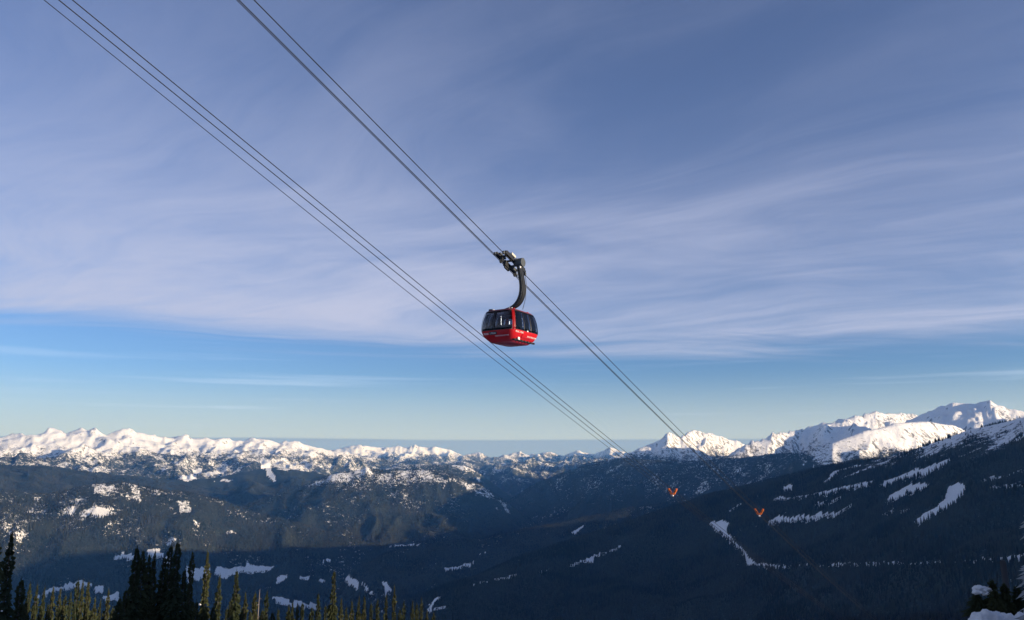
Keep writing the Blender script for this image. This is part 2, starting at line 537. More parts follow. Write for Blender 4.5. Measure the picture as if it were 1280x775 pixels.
# clearings that grow more frequent with height
clear = sstep(0.55 * nz3 + 0.55 * nz2 + 0.5 * nz4 + 0.30 * sstep(alt, -750, 0), 0.50, 0.62) * (KD < 3)
clear = np.where(GID == names.index('forested_shelf'), sstep(0.6 * nz3 + 0.6 * nz2 + 0.3 * nz4, 0.40, 0.46), clear)
SNOW = np.maximum(SNOW, np.where(GID == names.index('forested_shelf'), 0.8, 0.56) * clear)
FOREST = FOREST * (1 - 0.7 * clear)
SNOW = np.where(KD == 3, np.maximum(SNOW, 0.14 + 0.16 * sstep(nz3 + 0.6 * nz2 + 0.4 * nz4, -0.1, 0.5)), SNOW)
shelf = GID == names.index('forested_shelf')
SNOW = np.where(((KD == 2) | (KD == 0)) & ~shelf, np.maximum(SNOW, 0.19 + 0.19 * sstep(nz3 + 0.6 * nz2 + 0.4 * nz4, -0.2, 0.5) + 0.17 * sstep(GZ, -750, -150)), SNOW)
SNOW = np.where(KD == 4, 0.12 + 0.4 * sstep(nz3, 0.2, 0.35), SNOW)
own = KD == 5
SNOW = np.where(own & (GR < 900), 1.0, SNOW)
FOREST = np.where(own & (GR < 500), 0.0, FOREST)


def blob(px, py, rp, ds, df=0.0, stretch=1.0):
    """more (or less) open snow round one place on the hills"""
    global SNOW, FOREST
    x0, y0 = hit(px, py)
    r0 = math.hypot(x0, y0)
    R = rp * r0 / F_PX
    c, s = x0 / r0, y0 / r0
    u = (GX - x0) * s - (GY - y0) * c
    v = (GX - x0) * c + (GY - y0) * s
    g = np.exp(-((u / R) ** 2 + (v / (R * stretch)) ** 2))
    m = sstep(0.75 * g + 0.95 * nz4 + 0.5 * nz2 + 0.3 * nz3, 0.38, 0.80) * (g > 0.04)
    SNOW = np.maximum(SNOW, m * (0.30 + 0.36 * ds))
    FOREST = FOREST * (1 - 0.75 * m * df)


def in_poly(P, pad=0):
    P = np.array(P)
    x0, y0 = P.min(0) - 400; x1, y1 = P.max(0) + 400
    sel = np.nonzero((GX > x0) & (GX < x1) & (GY > y0) & (GY < y1))
    x = GX[sel] + 9 * nz2[sel]; y = GY[sel] + 40 * nz2[sel]
    ins = np.zeros(len(x), bool)
    dist = np.full(len(x), 1e9)
    n = len(P)
    for i in range(n):
        (xa, ya), (xb, yb) = P[i], P[(i + 1) % n]
        c = ((ya > y) != (yb > y)) & (x < (xb - xa) * (y - ya) / (yb - ya + 1e-9) + xa)
        ins ^= c
    return sel, ins


def field(pts, rmin=900.0, cover=1.0, trees=0.0):
    """an open snow field (lake, golf course, piste) with these corners"""
    P = [hit(px, py, rmin) for px, py in pts]
    sel, ins = in_poly(P)
    SNOW[sel] = np.where(ins, np.maximum(SNOW[sel], cover + 0.25 * nz4[sel] * (cover < 1)), SNOW[sel])
    FOREST[sel] = np.where(ins, trees * FOREST[sel], FOREST[sel])


def run(pts, w, brk=0.0):
    """a cut through the forest along these points, w metres wide"""
    P = []
    for (a, b), (c, d) in zip(pts[:-1], pts[1:]):
        k = max(2, int(math.hypot(c - a, d - b) / 6))
        P += [hit(a + (c - a) * i / k, b + (d - b) * i / k) for i in range(k)]
    P.append(hit(*pts[-1]))
    P = np.array(P)
    # keep neighbouring samples on the same flank
    keep = [0]
    for i in range(1, len(P)):
        if np.hypot(*(P[i] - P[keep[-1]])) < 700:
            keep.append(i)
    P = P[keep]
    x0, y0 = P.min(0) - 300; x1, y1 = P.max(0) + 300
    sel = np.nonzero((GX > x0) & (GX < x1) & (GY > y0) & (GY < y1))
    x = GX[sel]; y = GY[sel]
    best = np.full(len(x), 1e9)
    for (xa, ya), (xb, yb) in zip(P[:-1], P[1:]):
        dx, dy = xb - xa, yb - ya
        t = np.clip(((x - xa) * dx + (y - ya) * dy) / (dx * dx + dy * dy + 1e-6), 0, 1)
        best = np.minimum(best, np.hypot(x - xa - t * dx, y - ya - t * dy))
    ww = 0.72 * w * (1 + 0.6 * nz2[sel] + 0.9 * nz4[sel] + brk * nz3[sel])
    ins = best < ww
    SNOW[sel] = np.where(ins, 1.0, SNOW[sel])
    FOREST[sel] = np.where(ins, 0.05 * (nz4[sel] > 0.1), FOREST[sel])


# cover on the hills as the photograph has it
for a in [(122, 645, 16, 1.0, 1.0), (108, 640, 14, .9, 1), (135, 614, 20, .8, .8), (170, 620, 14, .7, .7), (228, 635, 18, .7, .5), (38, 640, 14, .6, .5), (35, 627, 7, .9, 1), (46, 626, 6, .9, 1),
          (25, 665, 14, .7, .6), (248, 657, 5, 1, 1), (290, 666, 6, 1, 1), (216, 676, 6, 1, 1), (125, 677, 4, 1, 1), (336, 582, 9, 1, 1), (350, 580, 22, .75, .8), (340, 598, 5, 1, 1),
          (420, 596, 24, .9, .9), (448, 590, 14, .9, .9), (478, 602, 16, .7, .6), (505, 592, 14, .7, .6), (532, 598, 18, .8, .6), (500, 615, 20, .55, .4), (560, 603, 16, .7, .5), (600, 615, 16, .7, .5),
          (630, 637, 14, .8, .6), (350, 630, 12, .8, .7), (245, 590, 9, .9, 1), (230, 600, 8, .9, 1), (285, 602, 10, .8, .8), (270, 590, 8, .8, .8), (110, 585, 14, .6, .6), (200, 585, 14, .7, .7),
          (540, 590, 30, .6, .4), (580, 585, 20, .9, .9), (765, 590, 12, .7, .7), (700, 600, 10, .7, .7), (735, 600, 8, .7, .7), (840, 600, 5, .9, 1), (880, 613, 14, .7, .6), (925, 607, 8, .8, .8), (930, 596, 8, .8, .8),
          (1000, 596, 6, .8, .8), (985, 610, 8, .95, 1), (960, 585, 8, .7, .7)]:
    blob(*a)
for q, cv, tr in [([(325, 574), (338, 577), (339, 588), (347, 602), (342, 603), (333, 595), (326, 584)], 0.85, 0.0), ([(98, 644), (112, 640), (128, 635), (138, 642), (124, 649)], 0.74, 0.15),
                  ([(113, 606), (142, 611), (136, 623), (118, 619)], 0.60, 0.3), ([(160, 606), (172, 612), (177, 630), (170, 628), (164, 616)], 0.60, 0.3), ([(74, 640), (92, 634), (96, 644), (80, 647)], 0.58, 0.4),
                  ([(386, 608), (410, 596), (440, 590), (456, 583), (466, 588), (450, 598), (420, 606)], 0.60, 0.3), ([(466, 596), (500, 590), (540, 592), (560, 602), (520, 606), (480, 608)], 0.50, 0.5),
                  ([(560, 596), (600, 610), (636, 634), (612, 628), (580, 612)], 0.52, 0.5), ([(222, 628), (238, 626), (240, 640), (226, 642)], 0.56, 0.4), ([(225, 596), (243, 592), (246, 600), (230, 603)], 0.8, 0.1), ([(240, 588), (252, 586), (252, 591), (242, 592)], 0.8, 0.1),
                  ([(345, 576), (382, 574), (388, 586), (360, 590), (346, 588)], 0.56, 0.4), ([(258, 592), (282, 586), (284, 588), (264, 595)], 0.7, 0.2)]:
    field(q, 900.0, cv, tr)
field([(270, 712), (300, 709), (346, 707), (335, 716), (300, 721), (268, 722)])
field([(232, 713), (262, 711), (262, 722), (236, 728)])
field([(338, 751), (365, 753), (402, 757), (398, 762), (350, 760)])
for q in [[(476, 731), (482, 731), (490, 742), (482, 745)], [(421, 732), (448, 742), (441, 743), (422, 737)], [(436, 729), (447, 731), (448, 737), (436, 735)], [(449, 731), (463, 734), (462, 738), (450, 735)],
          [(456, 741), (467, 747), (462, 749)], [(345, 725), (358, 722), (354, 729), (345, 729)], [(374, 723), (387, 724), (386, 727), (374, 726)], [(398, 724), (407, 726), (406, 729), (399, 727)],
          [(439, 686), (457, 687), (455, 690), (440, 689)], [(403, 703), (413, 699), (413, 701), (404, 705)], [(182, 688), (204, 691), (204, 697), (184, 693)], [(143, 700), (152, 696), (170, 697), (169, 700), (150, 701)],
          [(38, 748), (60, 738), (90, 731), (112, 728), (116, 735), (90, 738), (60, 746)], [(118, 735), (128, 733), (132, 740), (122, 742)], [(205, 700), (214, 702), (213, 708), (205, 707)],
          [(128, 745), (146, 741), (150, 752), (132, 756)],
          [(530, 767), (537, 757), (545, 748), (552, 747), (541, 757), (538, 770)],
          [(1143, 656), (1160, 643), (1180, 627), (1187, 607), (1203, 606), (1209, 612), (1196, 629), (1175, 644), (1150, 657)],
          [(885, 655), (905, 652), (912, 657), (908, 665), (920, 680), (935, 697), (960, 707), (990, 708), (985, 712), (945, 711), (928, 695), (915, 680), (900, 668)],
          [(729, 707), (741, 707), (743, 695), (735, 699)], [(978, 610), (990, 609), (989, 615), (980, 615)]]:
    field(q)
for q in [([(966, 626), (1000, 622), (1034, 617), (1060, 611), (1087, 604)], 26, 1.2), ([(1110, 605), (1133, 596), (1158, 590), (1182, 579)], 40, 1), ([(1034, 602), (1045, 590), (1072, 583)], 30, 1),
          ([(1053, 598), (1087, 585)], 18, 1), ([(1114, 626), (1133, 615), (1156, 611)], 34, 1.2), ([(966, 653), (1019, 649), (1045, 644), (1061, 634)], 22, 1), ([(1103, 645), (1133, 640)], 14, 1.5),
          ([(996, 708), (1072, 707), (1163, 704), (1232, 701), (1278, 699)], 7, 3), ([(1232, 602), (1279, 590)], 14, 1), ([(1240, 611), (1279, 609)], 10, 1), ([(715, 707), (735, 700), (775, 686)], 13, 1),
          ([(620, 726), (642, 721)], 17, .5), ([(592, 732), (608, 728)], 8, 1), ([(717, 667), (730, 658)], 26, 1), ([(535, 757), (560, 744)], 16, 1), ([(544, 763), (555, 760)], 9, 0),
          ([(556, 714), (580, 708), (592, 706)], 12, 3), ([(600, 693), (625, 690)], 12, 3), ([(912, 640), (925, 632)], 16, 1), ([(1020, 633), (1050, 626)], 8, 2), ([(675, 716), (686, 713)], 10, 1), ([(487, 684), (522, 682)], 14, 3)]:
    run(*q)
# thin timber and open snow on the upper flank
up = (KD == 3) & (GA > math.radians(20))
zz = sstep(GZ + 150 * nz2 + 70 * nz3 + 60 * nz4, 20, 140)
SNOW = np.where(up, np.maximum(SNOW, zz), SNOW)
FOREST = np.where(up, FOREST * (1 - 0.75 * zz) + zz * np.where(GZ < 260, 0.42, 0.15) * sstep(nz4 + 0.7 * nz2, -0.15, 0.25), FOREST)

# ---- materials for the land


def land_material():
    m, nt, b = new_mat('land')
    N, L = nt.nodes, nt.links

    def attr(n):
        a = N.new('ShaderNodeAttribute'); a.attribute_name = n
        return a.outputs['Fac']
    geo = N.new('ShaderNodeNewGeometry')

    def noise(scale, det=4, rough=0.6):
        n = N.new('ShaderNodeTexNoise')
        L.new(geo.outputs['Position'], n.inputs['Vector'])
        n.inputs['Scale'].default_value = scale
        n.inputs['Detail'].default_value = det
        n.inputs['Roughness'].default_value = rough
        return n.outputs['Fac']

    def mth(op, a, bb, clamp=False):
        n = N.new('ShaderNodeMath'); n.operation = op; n.use_clamp = clamp
        for i, v in enumerate((a, bb)):
            if isinstance(v, (int, float)):
                n.inputs[i].default_value = v
            else:
                L.new(v, n.inputs[i])
        return n.outputs[0]

    def mr(v, a, c, lo=0, hi=1):
        n = N.new('ShaderNodeMapRange'); n.interpolation_type = 'SMOOTHSTEP'
        L.new(v, n.inputs[0])
        for i, q in enumerate((a, c, lo, hi)):
            n.inputs[i + 1].default_value = q
        return n.outputs[0]

    def mixc(f, a, c):
        n = N.new('ShaderNodeMix'); n.data_type = 'RGBA'
        L.new(f, n.inputs[0])
        for i, q in ((6, a), (7, c)):
            if isinstance(q, tuple):
                n.inputs[i].default_value = q + (1,)
            else:
                L.new(q, n.inputs[i])
        return n.outputs[2]
    n1 = noise(0.028, 6, 0.7)
    n2 = noise(0.006, 4, 0.55)
    n3 = noise(0.11, 3, 0.6)
    forest = mixc(mr(n2, 0.35, 0.65), (0.013, 0.019, 0.016), (0.023, 0.030, 0.023))
    forest = mixc(mr(n3, 0.52, 0.72), forest, (0.055, 0.064, 0.062))
    rockc = mixc(mr(n1, 0.35, 0.65), (0.060, 0.060, 0.064), (0.15, 0.148, 0.15))
    base = mixc(attr('rock'), forest, rockc)
    sn = mth('ADD', attr('snow'), mth('MULTIPLY', mth('SUBTRACT', n1, 0.5), 1.15))
    sn = mth('ADD', sn, mth('MULTIPLY', mth('SUBTRACT', n3, 0.5), 0.55))
    sf = mr(sn, 0.43, 0.60)
    mpg = N.new('ShaderNodeMapping'); mpg.inputs['Scale'].default_value = (1.0, 1.0, 0.22)
    L.new(geo.outputs['Position'], mpg.inputs['Vector'])
    sn_ = N.new('ShaderNodeTexNoise'); sn_.inputs['Scale'].default_value = 0.017; sn_.inputs['Detail'].default_value = 6; sn_.inputs['Roughness'].default_value = 0.7
    L.new(mpg.outputs[0], sn_.inputs['Vector'])
    rk = mr(mth('ADD', mth('MULTIPLY', attr('rock'), 0.55), mth('MULTIPLY', mth('SUBTRACT', sn_.outputs['Fac'], 0.5), 2.6)), 0.50, 0.68)
    rk = mth('MULTIPLY', rk, mr(attr('rock'), 0.05, 0.35))
    sf = mth('MULTIPLY', sf, mth('SUBTRACT', 1.0, mth('MULTIPLY', rk, 0.85)))
    snowc = mixc(mr(n2, 0.3, 0.7), (0.80, 0.81, 0.84), (0.86, 0.86, 0.87))
    L.new(mixc(sf, base, snowc), b.inputs['Base Color'])
    b.inputs['Roughness'].default_value = 0.85
    b.inputs['Specular IOR Level'].default_value = 0.15
    bp = N.new('ShaderNodeBump')
    bp.inputs['Strength'].default_value = 0.7
    bp.inputs['Distance'].default_value = 26.0
    L.new(n1, bp.inputs['Height'])
    L.new(bp.outputs[0], b.inputs['Normal'])
    return m


LAND = land_material()


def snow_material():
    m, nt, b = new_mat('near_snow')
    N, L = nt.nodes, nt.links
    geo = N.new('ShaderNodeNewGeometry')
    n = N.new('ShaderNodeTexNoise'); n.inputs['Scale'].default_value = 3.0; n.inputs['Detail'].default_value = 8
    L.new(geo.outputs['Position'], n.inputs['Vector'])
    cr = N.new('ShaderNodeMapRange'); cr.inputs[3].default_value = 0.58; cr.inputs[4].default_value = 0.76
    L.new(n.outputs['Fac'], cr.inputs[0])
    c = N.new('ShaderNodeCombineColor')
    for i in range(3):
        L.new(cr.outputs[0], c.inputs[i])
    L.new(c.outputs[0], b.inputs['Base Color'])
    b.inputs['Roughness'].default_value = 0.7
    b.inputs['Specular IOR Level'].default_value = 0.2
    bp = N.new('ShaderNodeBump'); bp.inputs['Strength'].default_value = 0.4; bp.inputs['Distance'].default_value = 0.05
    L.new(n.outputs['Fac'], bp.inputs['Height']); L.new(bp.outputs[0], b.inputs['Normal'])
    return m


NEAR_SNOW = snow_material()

LAND_LABEL = {
    'mountain_range': 'long sunlit snowy mountain range along the horizon at the left',
    'far_range': 'farthest hazy chain of snow peaks on the middle horizon',
    'middle_range': 'hazy low ridges in front of the farthest snow chain',
    'forested_shelf': 'forested shelf with snow clearings below the long snowy range',
    'plateau': 'flat-topped snowy plateau with a cliff edge behind the rocky hill',
    'forested_hill': 'rounded forested hill with sunlit snow patches above the firs',
    'rocky_hill': 'broad rocky hill with speckled snow in the middle distance',
    'valley_ridge': 'blue shaded forest ridge below the central snow peak',
    'low_ridge': 'low dark forest ridge in the middle of the valley',
    'snow_peak': 'bright white snow peak crossed by the ropes of the lift',
    'twin_peak': 'snow mountain with two small dark rock tips',
    'domed_peak': 'smooth domed snow peak beyond the shoulder',
    'snow_shoulder': 'broad smooth sunlit snow shoulder above the dark slope',
    'summit_massif': 'high snow massif with a sharp pointed summit at the right',
    'ski_slope': 'dark forested mountainside with white ski runs at the right',
    'valley_floor': 'deep valley floor with frozen lakes and snow fields',
    'ground': 'snowy hillside dropping away below the viewpoint'}

idx = np.arange(NA * NR).reshape(NA, NR)
i2 = np.roll(idx, -1, axis=0)
quads = np.stack([idx[:, :-1], i2[:, :-1], i2[:, 1:], idx[:, 1:]], -1)           # NA x NR-1 x 4
qid = GID[:, :-1]
V = np.stack([GX, GY, GZ], -1).reshape(-1, 3)
SN = SNOW.reshape(-1); RK = rock.reshape(-1)
allnames = names + ['valley_floor', 'ground']
for k, nme in enumerate(allnames):
    q = quads[qid == k]
    if not len(q):
        continue
    used, inv = np.unique(q.reshape(-1), return_inverse=True)
    me = bpy.data.meshes.new(nme)
    nv, nf = len(used), len(q)
    me.vertices.add(nv)
    me.vertices.foreach_set('co', V[used].astype(np.float32).ravel())
    me.loops.add(nf * 4)
    me.loops.foreach_set('vertex_index', inv.astype(np.int32))
    me.polygons.add(nf)
    me.polygons.foreach_set('loop_start', np.arange(0, nf * 4, 4, dtype=np.int32))
    me.update(calc_edges=True)
    me.validate()
    me.polygons.foreach_set('use_smooth', np.ones(len(me.polygons), bool))
    for an, arr in (('snow', SN), ('rock', RK)):
        at = me.attributes.new(an, 'FLOAT', 'POINT')
        at.data.foreach_set('value', arr[used].astype(np.float32))
    me.materials.append(LAND)
    o = link_mesh(nme, me)
    tag(o, LAND_LABEL[nme], None, None, 'structure')

# close the small hole at the viewer's feet
vv = [V[idx[i, 0]] for i in range(0, NA, 8)]
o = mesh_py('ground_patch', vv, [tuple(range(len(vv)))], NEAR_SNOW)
tag(o, 'trodden snow right under the viewpoint', None, None, 'structure')


def ground_z(x, y):
    r = np.array([[max(1.3, math.hypot(x, y))]]); a = np.array([[math.atan2(x, y)]])
    return float(height(a, r)[0][0, 0])


# ------------------------------------------------------------------ distant forest (uncountable): instanced firs
def conifer_nodes(mat):
    ng = bpy.data.node_groups.new('forest_trees', 'GeometryNodeTree')
    ng.interface.new_socket('Geometry', in_out='INPUT', socket_type='NodeSocketGeometry')
    ng.interface.new_socket('Geometry', in_out='OUTPUT', socket_type='NodeSocketGeometry')
    N, L = ng.nodes, ng.links
    gi = N.new('NodeGroupInput'); go = N.new('NodeGroupOutput')
    jn = N.new('GeometryNodeJoinGeometry')
    for rad, dep, zz, nvt in ((0.19, 0.62, 0.02, 6), (0.145, 0.50, 0.30, 5), (0.085, 0.40, 0.60, 5)):
        c = N.new('GeometryNodeMeshCone')
        c.inputs['Vertices'].default_value = nvt
        c.inputs['Radius Top'].default_value = 0.0
        c.inputs['Radius Bottom'].default_value = rad
        c.inputs['Depth'].default_value = dep
        t = N.new('GeometryNodeTransform')
        t.inputs['Translation'].default_value = (0, 0, zz)
        L.new(c.outputs[0], t.inputs[0]); L.new(t.outputs[0], jn.inputs[0])
    sm = N.new('GeometryNodeSetMaterial'); sm.inputs['Material'].default_value = mat
    L.new(jn.outputs[0], sm.inputs[0])
    ip = N.new('GeometryNodeInstanceOnPoints')
    L.new(gi.outputs[0], ip.inputs['Points'])
    L.new(sm.outputs[0], ip.inputs['Instance'])
    a = N.new('GeometryNodeInputNamedAttribute'); a.data_type = 'FLOAT_VECTOR'; a.inputs[0].default_value = 'tree_scale'
    L.new(a.outputs[0], ip.inputs['Scale'])
    a2 = N.new('GeometryNodeInputNamedAttribute'); a2.data_type = 'FLOAT_VECTOR'; a2.inputs[0].default_value = 'tree_turn'
    L.new(a2.outputs[0], ip.inputs['Rotation'])
    L.new(ip.outputs[0], go.inputs[0])
    return ng


def forest_material(name, c1, c2):
    m, nt, b = new_mat(name)
    N, L = nt.nodes, nt.links
    oi = N.new('ShaderNodeObjectInfo')
    mx = N.new('ShaderNodeMix'); mx.data_type = 'RGBA'
    ge = N.new('ShaderNodeNewGeometry')
    nn = N.new('ShaderNodeTexNoise'); nn.inputs['Scale'].default_value = 0.0045; nn.inputs['Detail'].default_value = 3
    L.new(ge.outputs['Position'], nn.inputs['Vector'])
    mm = N.new('ShaderNodeMath'); mm.operation = 'MULTIPLY_ADD'; mm.inputs[1].default_value = 3.4; mm.inputs[2].default_value = -1.65
    L.new(nn.outputs['Fac'], mm.inputs[0])
    m3 = N.new('ShaderNodeMath'); m3.operation = 'MULTIPLY_ADD'; m3.inputs[1].default_value = 0.9; m3.use_clamp = True
    L.new(oi.outputs['Random'], m3.inputs[0]); L.new(mm.outputs[0], m3.inputs[2])
    L.new(m3.outputs[0], mx.inputs[0])
    mx.inputs[6].default_value = c1 + (1,); mx.inputs[7].default_value = c2 + (1,)
    L.new(mx.outputs[2], b.inputs['Base Color'])
    b.inputs['Roughness'].default_value = 0.9
    b.inputs['Specular IOR Level'].default_value = 0.1
    return m


FIR_FAR = forest_material('far_fir', (0.009, 0.014, 0.012), (0.040, 0.043, 0.036))
FNG = conifer_nodes(FIR_FAR)


def scatter():
    sub = (slice(0, NIN), slice(0, NR))
    r = GR[sub]; dr = np.gradient(RAD)[None, :]; da = AZ[1] - AZ[0]
    area = r * da * dr
    cum = np.maximum.accumulate(TAN[sub], axis=1)
    vis = TAN[sub] > cum - 40.0 / r
    dens = np.where(r < 5600, 1 / 75.0, 1 / 170.0)
    F = np.clip(FOREST[sub], 0, 1)
    F = np.where(GID[sub] == len(names), F * 0.8, F)
    lam = area * dens * F * vis * (r > 1000) * (r < 11500) * (TAN[sub] > -0.30)
    n = rng.poisson(lam)
    ii, jj = np.nonzero(n)
    cnt = n[ii, jj]
    ii = np.repeat(ii, cnt); jj = np.repeat(jj, cnt)
    fi = rng.random(len(ii)); fj = rng.random(len(ii))
    i1 = np.minimum(ii + 1, NIN - 1); j1 = np.minimum(jj + 1, NR - 1)

    def bl(A):
        return (A[ii, jj] * (1 - fi) * (1 - fj) + A[i1, jj] * fi * (1 - fj) + A[ii, j1] * (1 - fi) * fj + A[i1, j1] * fi * fj)
    P = np.stack([bl(GX), bl(GY), bl(GZ)], -1)
    rr = np.hypot(P[:, 0], P[:, 1])
    gid0 = GID[ii, jj]
    keep = (bl(SNOW) < 0.75) | (gid0 == names.index('ski_slope'))
    far = rr > 5600
    H = np.where(far, 16, 17.0) * rng.uniform(0.55, 1.25, len(P)) * (1 + 0.5 * np.clip(bl(nz3) * 1.5 + bl(nz2), -0.7, 0.7))
    W = H * np.where(far, 1.35, 1.0) * rng.uniform(0.8, 1.2, len(P))
    S = np.stack([W, W, H], -1)
    T = np.zeros_like(P); T[:, 2] = rng.uniform(0, 6.28, len(P))
    gid = GID[ii, jj]
    return P[keep], S[keep], T[keep], rr[keep], gid[keep]


FP, FS, FT, FR, FG = scatter()

near_f = FG == names.index('ski_slope')
for nme, sel, lab in (('slope_forest', near_f, 'dark fir forest covering the shaded ski mountainside'),
                      ('hill_forest', ~near_f, 'far fir forest covering the hills and the valley')):
    me = bpy.data.meshes.new(nme)
    c = int(sel.sum())
    me.vertices.add(c)
    me.vertices.foreach_set('co', FP[sel].astype(np.float32).ravel())
    for an, arr in (('tree_scale', FS), ('tree_turn', FT)):
        at = me.attributes.new(an, 'FLOAT_VECTOR', 'POINT')
        at.data.foreach_set('vector', arr[sel].astype(np.float32).ravel())
    me.materials.append(FIR_FAR)
    o = link_mesh(nme, me)
    md = o.modifiers.new('trees', 'NODES')
    md.node_group = FNG
    tag(o, lab, 'forest', None, 'stuff')

# ------------------------------------------------------------------ near firs
BARK = simple_mat('bark', (0.07, 0.055, 0.045), 0.9, 0, 0.3, 9.0)


def needle_material():
    m, nt, b = new_mat('fir_needles')
    N, L = nt.nodes, nt.links
    tc = N.new('ShaderNodeTexCoord')
    oi = N.new('ShaderNodeObjectInfo')
    no = N.new('ShaderNodeTexNoise'); no.inputs['Scale'].default_value = 2.2; no.inputs['Detail'].default_value = 6
    L.new(tc.outputs['Object'], no.inputs['Vector'])
    ad = N.new('ShaderNodeMath'); ad.operation = 'MULTIPLY_ADD'
    L.new(no.outputs['Fac'], ad.inputs[0]); ad.inputs[1].default_value = 1.3; ad.inputs[2].default_value = -0.7
    a2 = N.new('ShaderNodeMath'); a2.operation = 'MULTIPLY_ADD'; a2.use_clamp = True
    L.new(oi.outputs['Random'], a2.inputs[0]); a2.inputs[1].default_value = 0.8; L.new(ad.outputs[0], a2.inputs[2])
    mx = N.new('ShaderNodeMix'); mx.data_type = 'RGBA'
    L.new(a2.outputs[0], mx.inputs[0])
    mx.inputs[6].default_value = (0.020, 0.030, 0.014, 1); mx.inputs[7].default_value = (0.046, 0.050, 0.019, 1)
    L.new(mx.outputs[2], b.inputs['Base Color'])
    b.inputs['Roughness'].default_value = 0.8
    b.inputs['Specular IOR Level'].default_value = 0.2
    return m


NEEDLE = needle_material()
FROST = simple_mat('frosted_needles', (0.26, 0.275, 0.285), 0.8, 0, 0.5, 3.0)


def crown_mesh(name, H, R, seed, mat, bare=0.06, dens=1.0, wmul=1.0, nseg=3):
    """a narrow spire of drooping branch sprays: many small blades, gaps between"""
    rd = random.Random(seed)
    vs, fs = [], []
    z = bare * H
    lop = rd.uniform(0, 6.28)
    while z < H * 0.995:
        t = (z / H - bare) / (1 - bare)
        env = R * (1 - t) ** 0.72 * (0.55 + 0.45 * min(1, t * 6 + 0.35)) + 0.05
        env *= 1 + 0.22 * math.sin(z * 2.3 + seed) + 0.12 * math.sin(z * 5.1 + seed * 2)
        nb = max(4, int((7 + 4 * (1 - t)) * dens))
        a0 = rd.uniform(0, 6.28)
        for k in range(nb):
            if rd.random() < 0.10:
                continue
            a = a0 + 6.283 * k / nb + rd.uniform(-0.35, 0.35)
            ln = env * rd.uniform(0.55, 1.15) * (1 + 0.15 * math.cos(a - lop))
            droop = rd.uniform(0.18, 0.55) if t < 0.8 else rd.uniform(-0.5, 0.1)
            ca, sa = math.cos(a), math.sin(a)
            zb = z + rd.uniform(-0.12, 0.12)

            def P(d, s, dz):
                return (ca * d - sa * s, sa * d + ca * s, zb - droop * d * (0.6 + 0.5 * d / (env + 0.01)) + dz)
            for q in range(nseg):
                d0 = ln * (0.10 + 0.84 * q / nseg)
                d1 = d0 + ln * rd.uniform(0.30, 0.42)
                w = (0.10 + 0.16 * ln) * rd.uniform(0.7, 1.2) * (1.0 - 0.66 * q / nseg) * wmul
                i = len(vs)
                vs.extend([P(d0, 0, 0.03), P((d0 + d1) / 2, w, -0.07 * ln), P(d1, rd.uniform(-0.05, 0.05), -0.02), P((d0 + d1) / 2, -w, -0.07 * ln)])
                fs.append((i, i + 1, i + 2)); fs.append((i, i + 2, i + 3))
            i = len(vs)
            vs.extend([P(ln * 0.2, 0, 0.06), P(ln * 0.7, 0, 0.10), P(ln * 1.02, 0, -0.01), P(ln * 0.6, 0, -0.16)])
            fs.append((i, i + 1, i + 2)); fs.append((i, i + 2, i + 3))
        z += (0.20 + 0.10 * rd.random()) * (0.75 + 0.25 * (1 - t)) / dens ** 0.5
    i = len(vs)
    vs.extend([(0.04, 0, H * 0.985), (-0.02, 0.035, H * 0.985), (-0.02, -0.035, H * 0.985), (0, 0, H + 0.25)])
    fs.extend([(i, i + 1, i + 3), (i + 1, i + 2, i + 3), (i + 2, i, i + 3)])
    me = bpy.data.meshes.new(name)
    me.from_pydata(vs, [], fs); me.update(); me.materials.append(mat)
    return me


def trunk_mesh(H, mat):
    vs, fs = [], []
    n = 8
    for j, (z, r) in enumerate(((-0.6, 0.017 * H), (0.1 * H, 0.0125 * H), (0.5 * H, 0.0075 * H), (0.985 * H, 0.0015 * H))):
        for k in range(n):
            a = 6.283 * k / n
            vs.append((r * math.cos(a) + 0.004 * H * math.sin(z), r * math.sin(a), z))
    for j in range(3):
        for k in range(n):
            fs.append((j * n + k, j * n + (k + 1) % n, (j + 1) * n + (k + 1) % n, (j + 1) * n + k))
    me = bpy.data.meshes.new('trunk')
    me.from_pydata(vs, [], fs); me.update(); me.materials.append(mat)
    return me


def lumps_mesh(name, pts, mat, sub=3, freq=3.1, amp=0.11):
    bm = bmesh.new()
    for (x, y, z, r, fl) in pts:
        M = Matrix.Translation((x, y, z)) @ Matrix.Diagonal((r, r * 0.85, r * fl, 1))
        bmesh.ops.create_icosphere(bm, subdivisions=sub, radius=1.0, matrix=M)
    from mathutils import noise as mn
    for v in bm.verts:
        n = mn.fractal(v.co * freq, 0.8, 2.1, 5)
        v.co += v.normal * amp * n
    me = bpy.data.meshes.new(name)
    bm.to_mesh(me); bm.free()
    me.materials.append(mat)
    me.polygons.foreach_set('use_smooth', [True] * len(me.polygons))
    return me


BASE_H = 12.0
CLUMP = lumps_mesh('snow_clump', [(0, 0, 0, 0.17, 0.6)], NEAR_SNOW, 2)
CROWNS = {'slim': [crown_mesh('crown', BASE_H, 0.98, s, NEEDLE, 0.06, 1.3) for s in (1, 2, 3)],
          'full': [crown_mesh('crown', BASE_H, 1.4, s, NEEDLE, 0.06, 1.35) for s in (5, 6, 7)],
          'wide': [crown_mesh('crown', BASE_H, 1.85, s, NEEDLE, 0.06, 1.4) for s in (9, 10)]}
TRUNK = trunk_mesh(BASE_H, BARK)
SNOWM = NEAR_SNOW


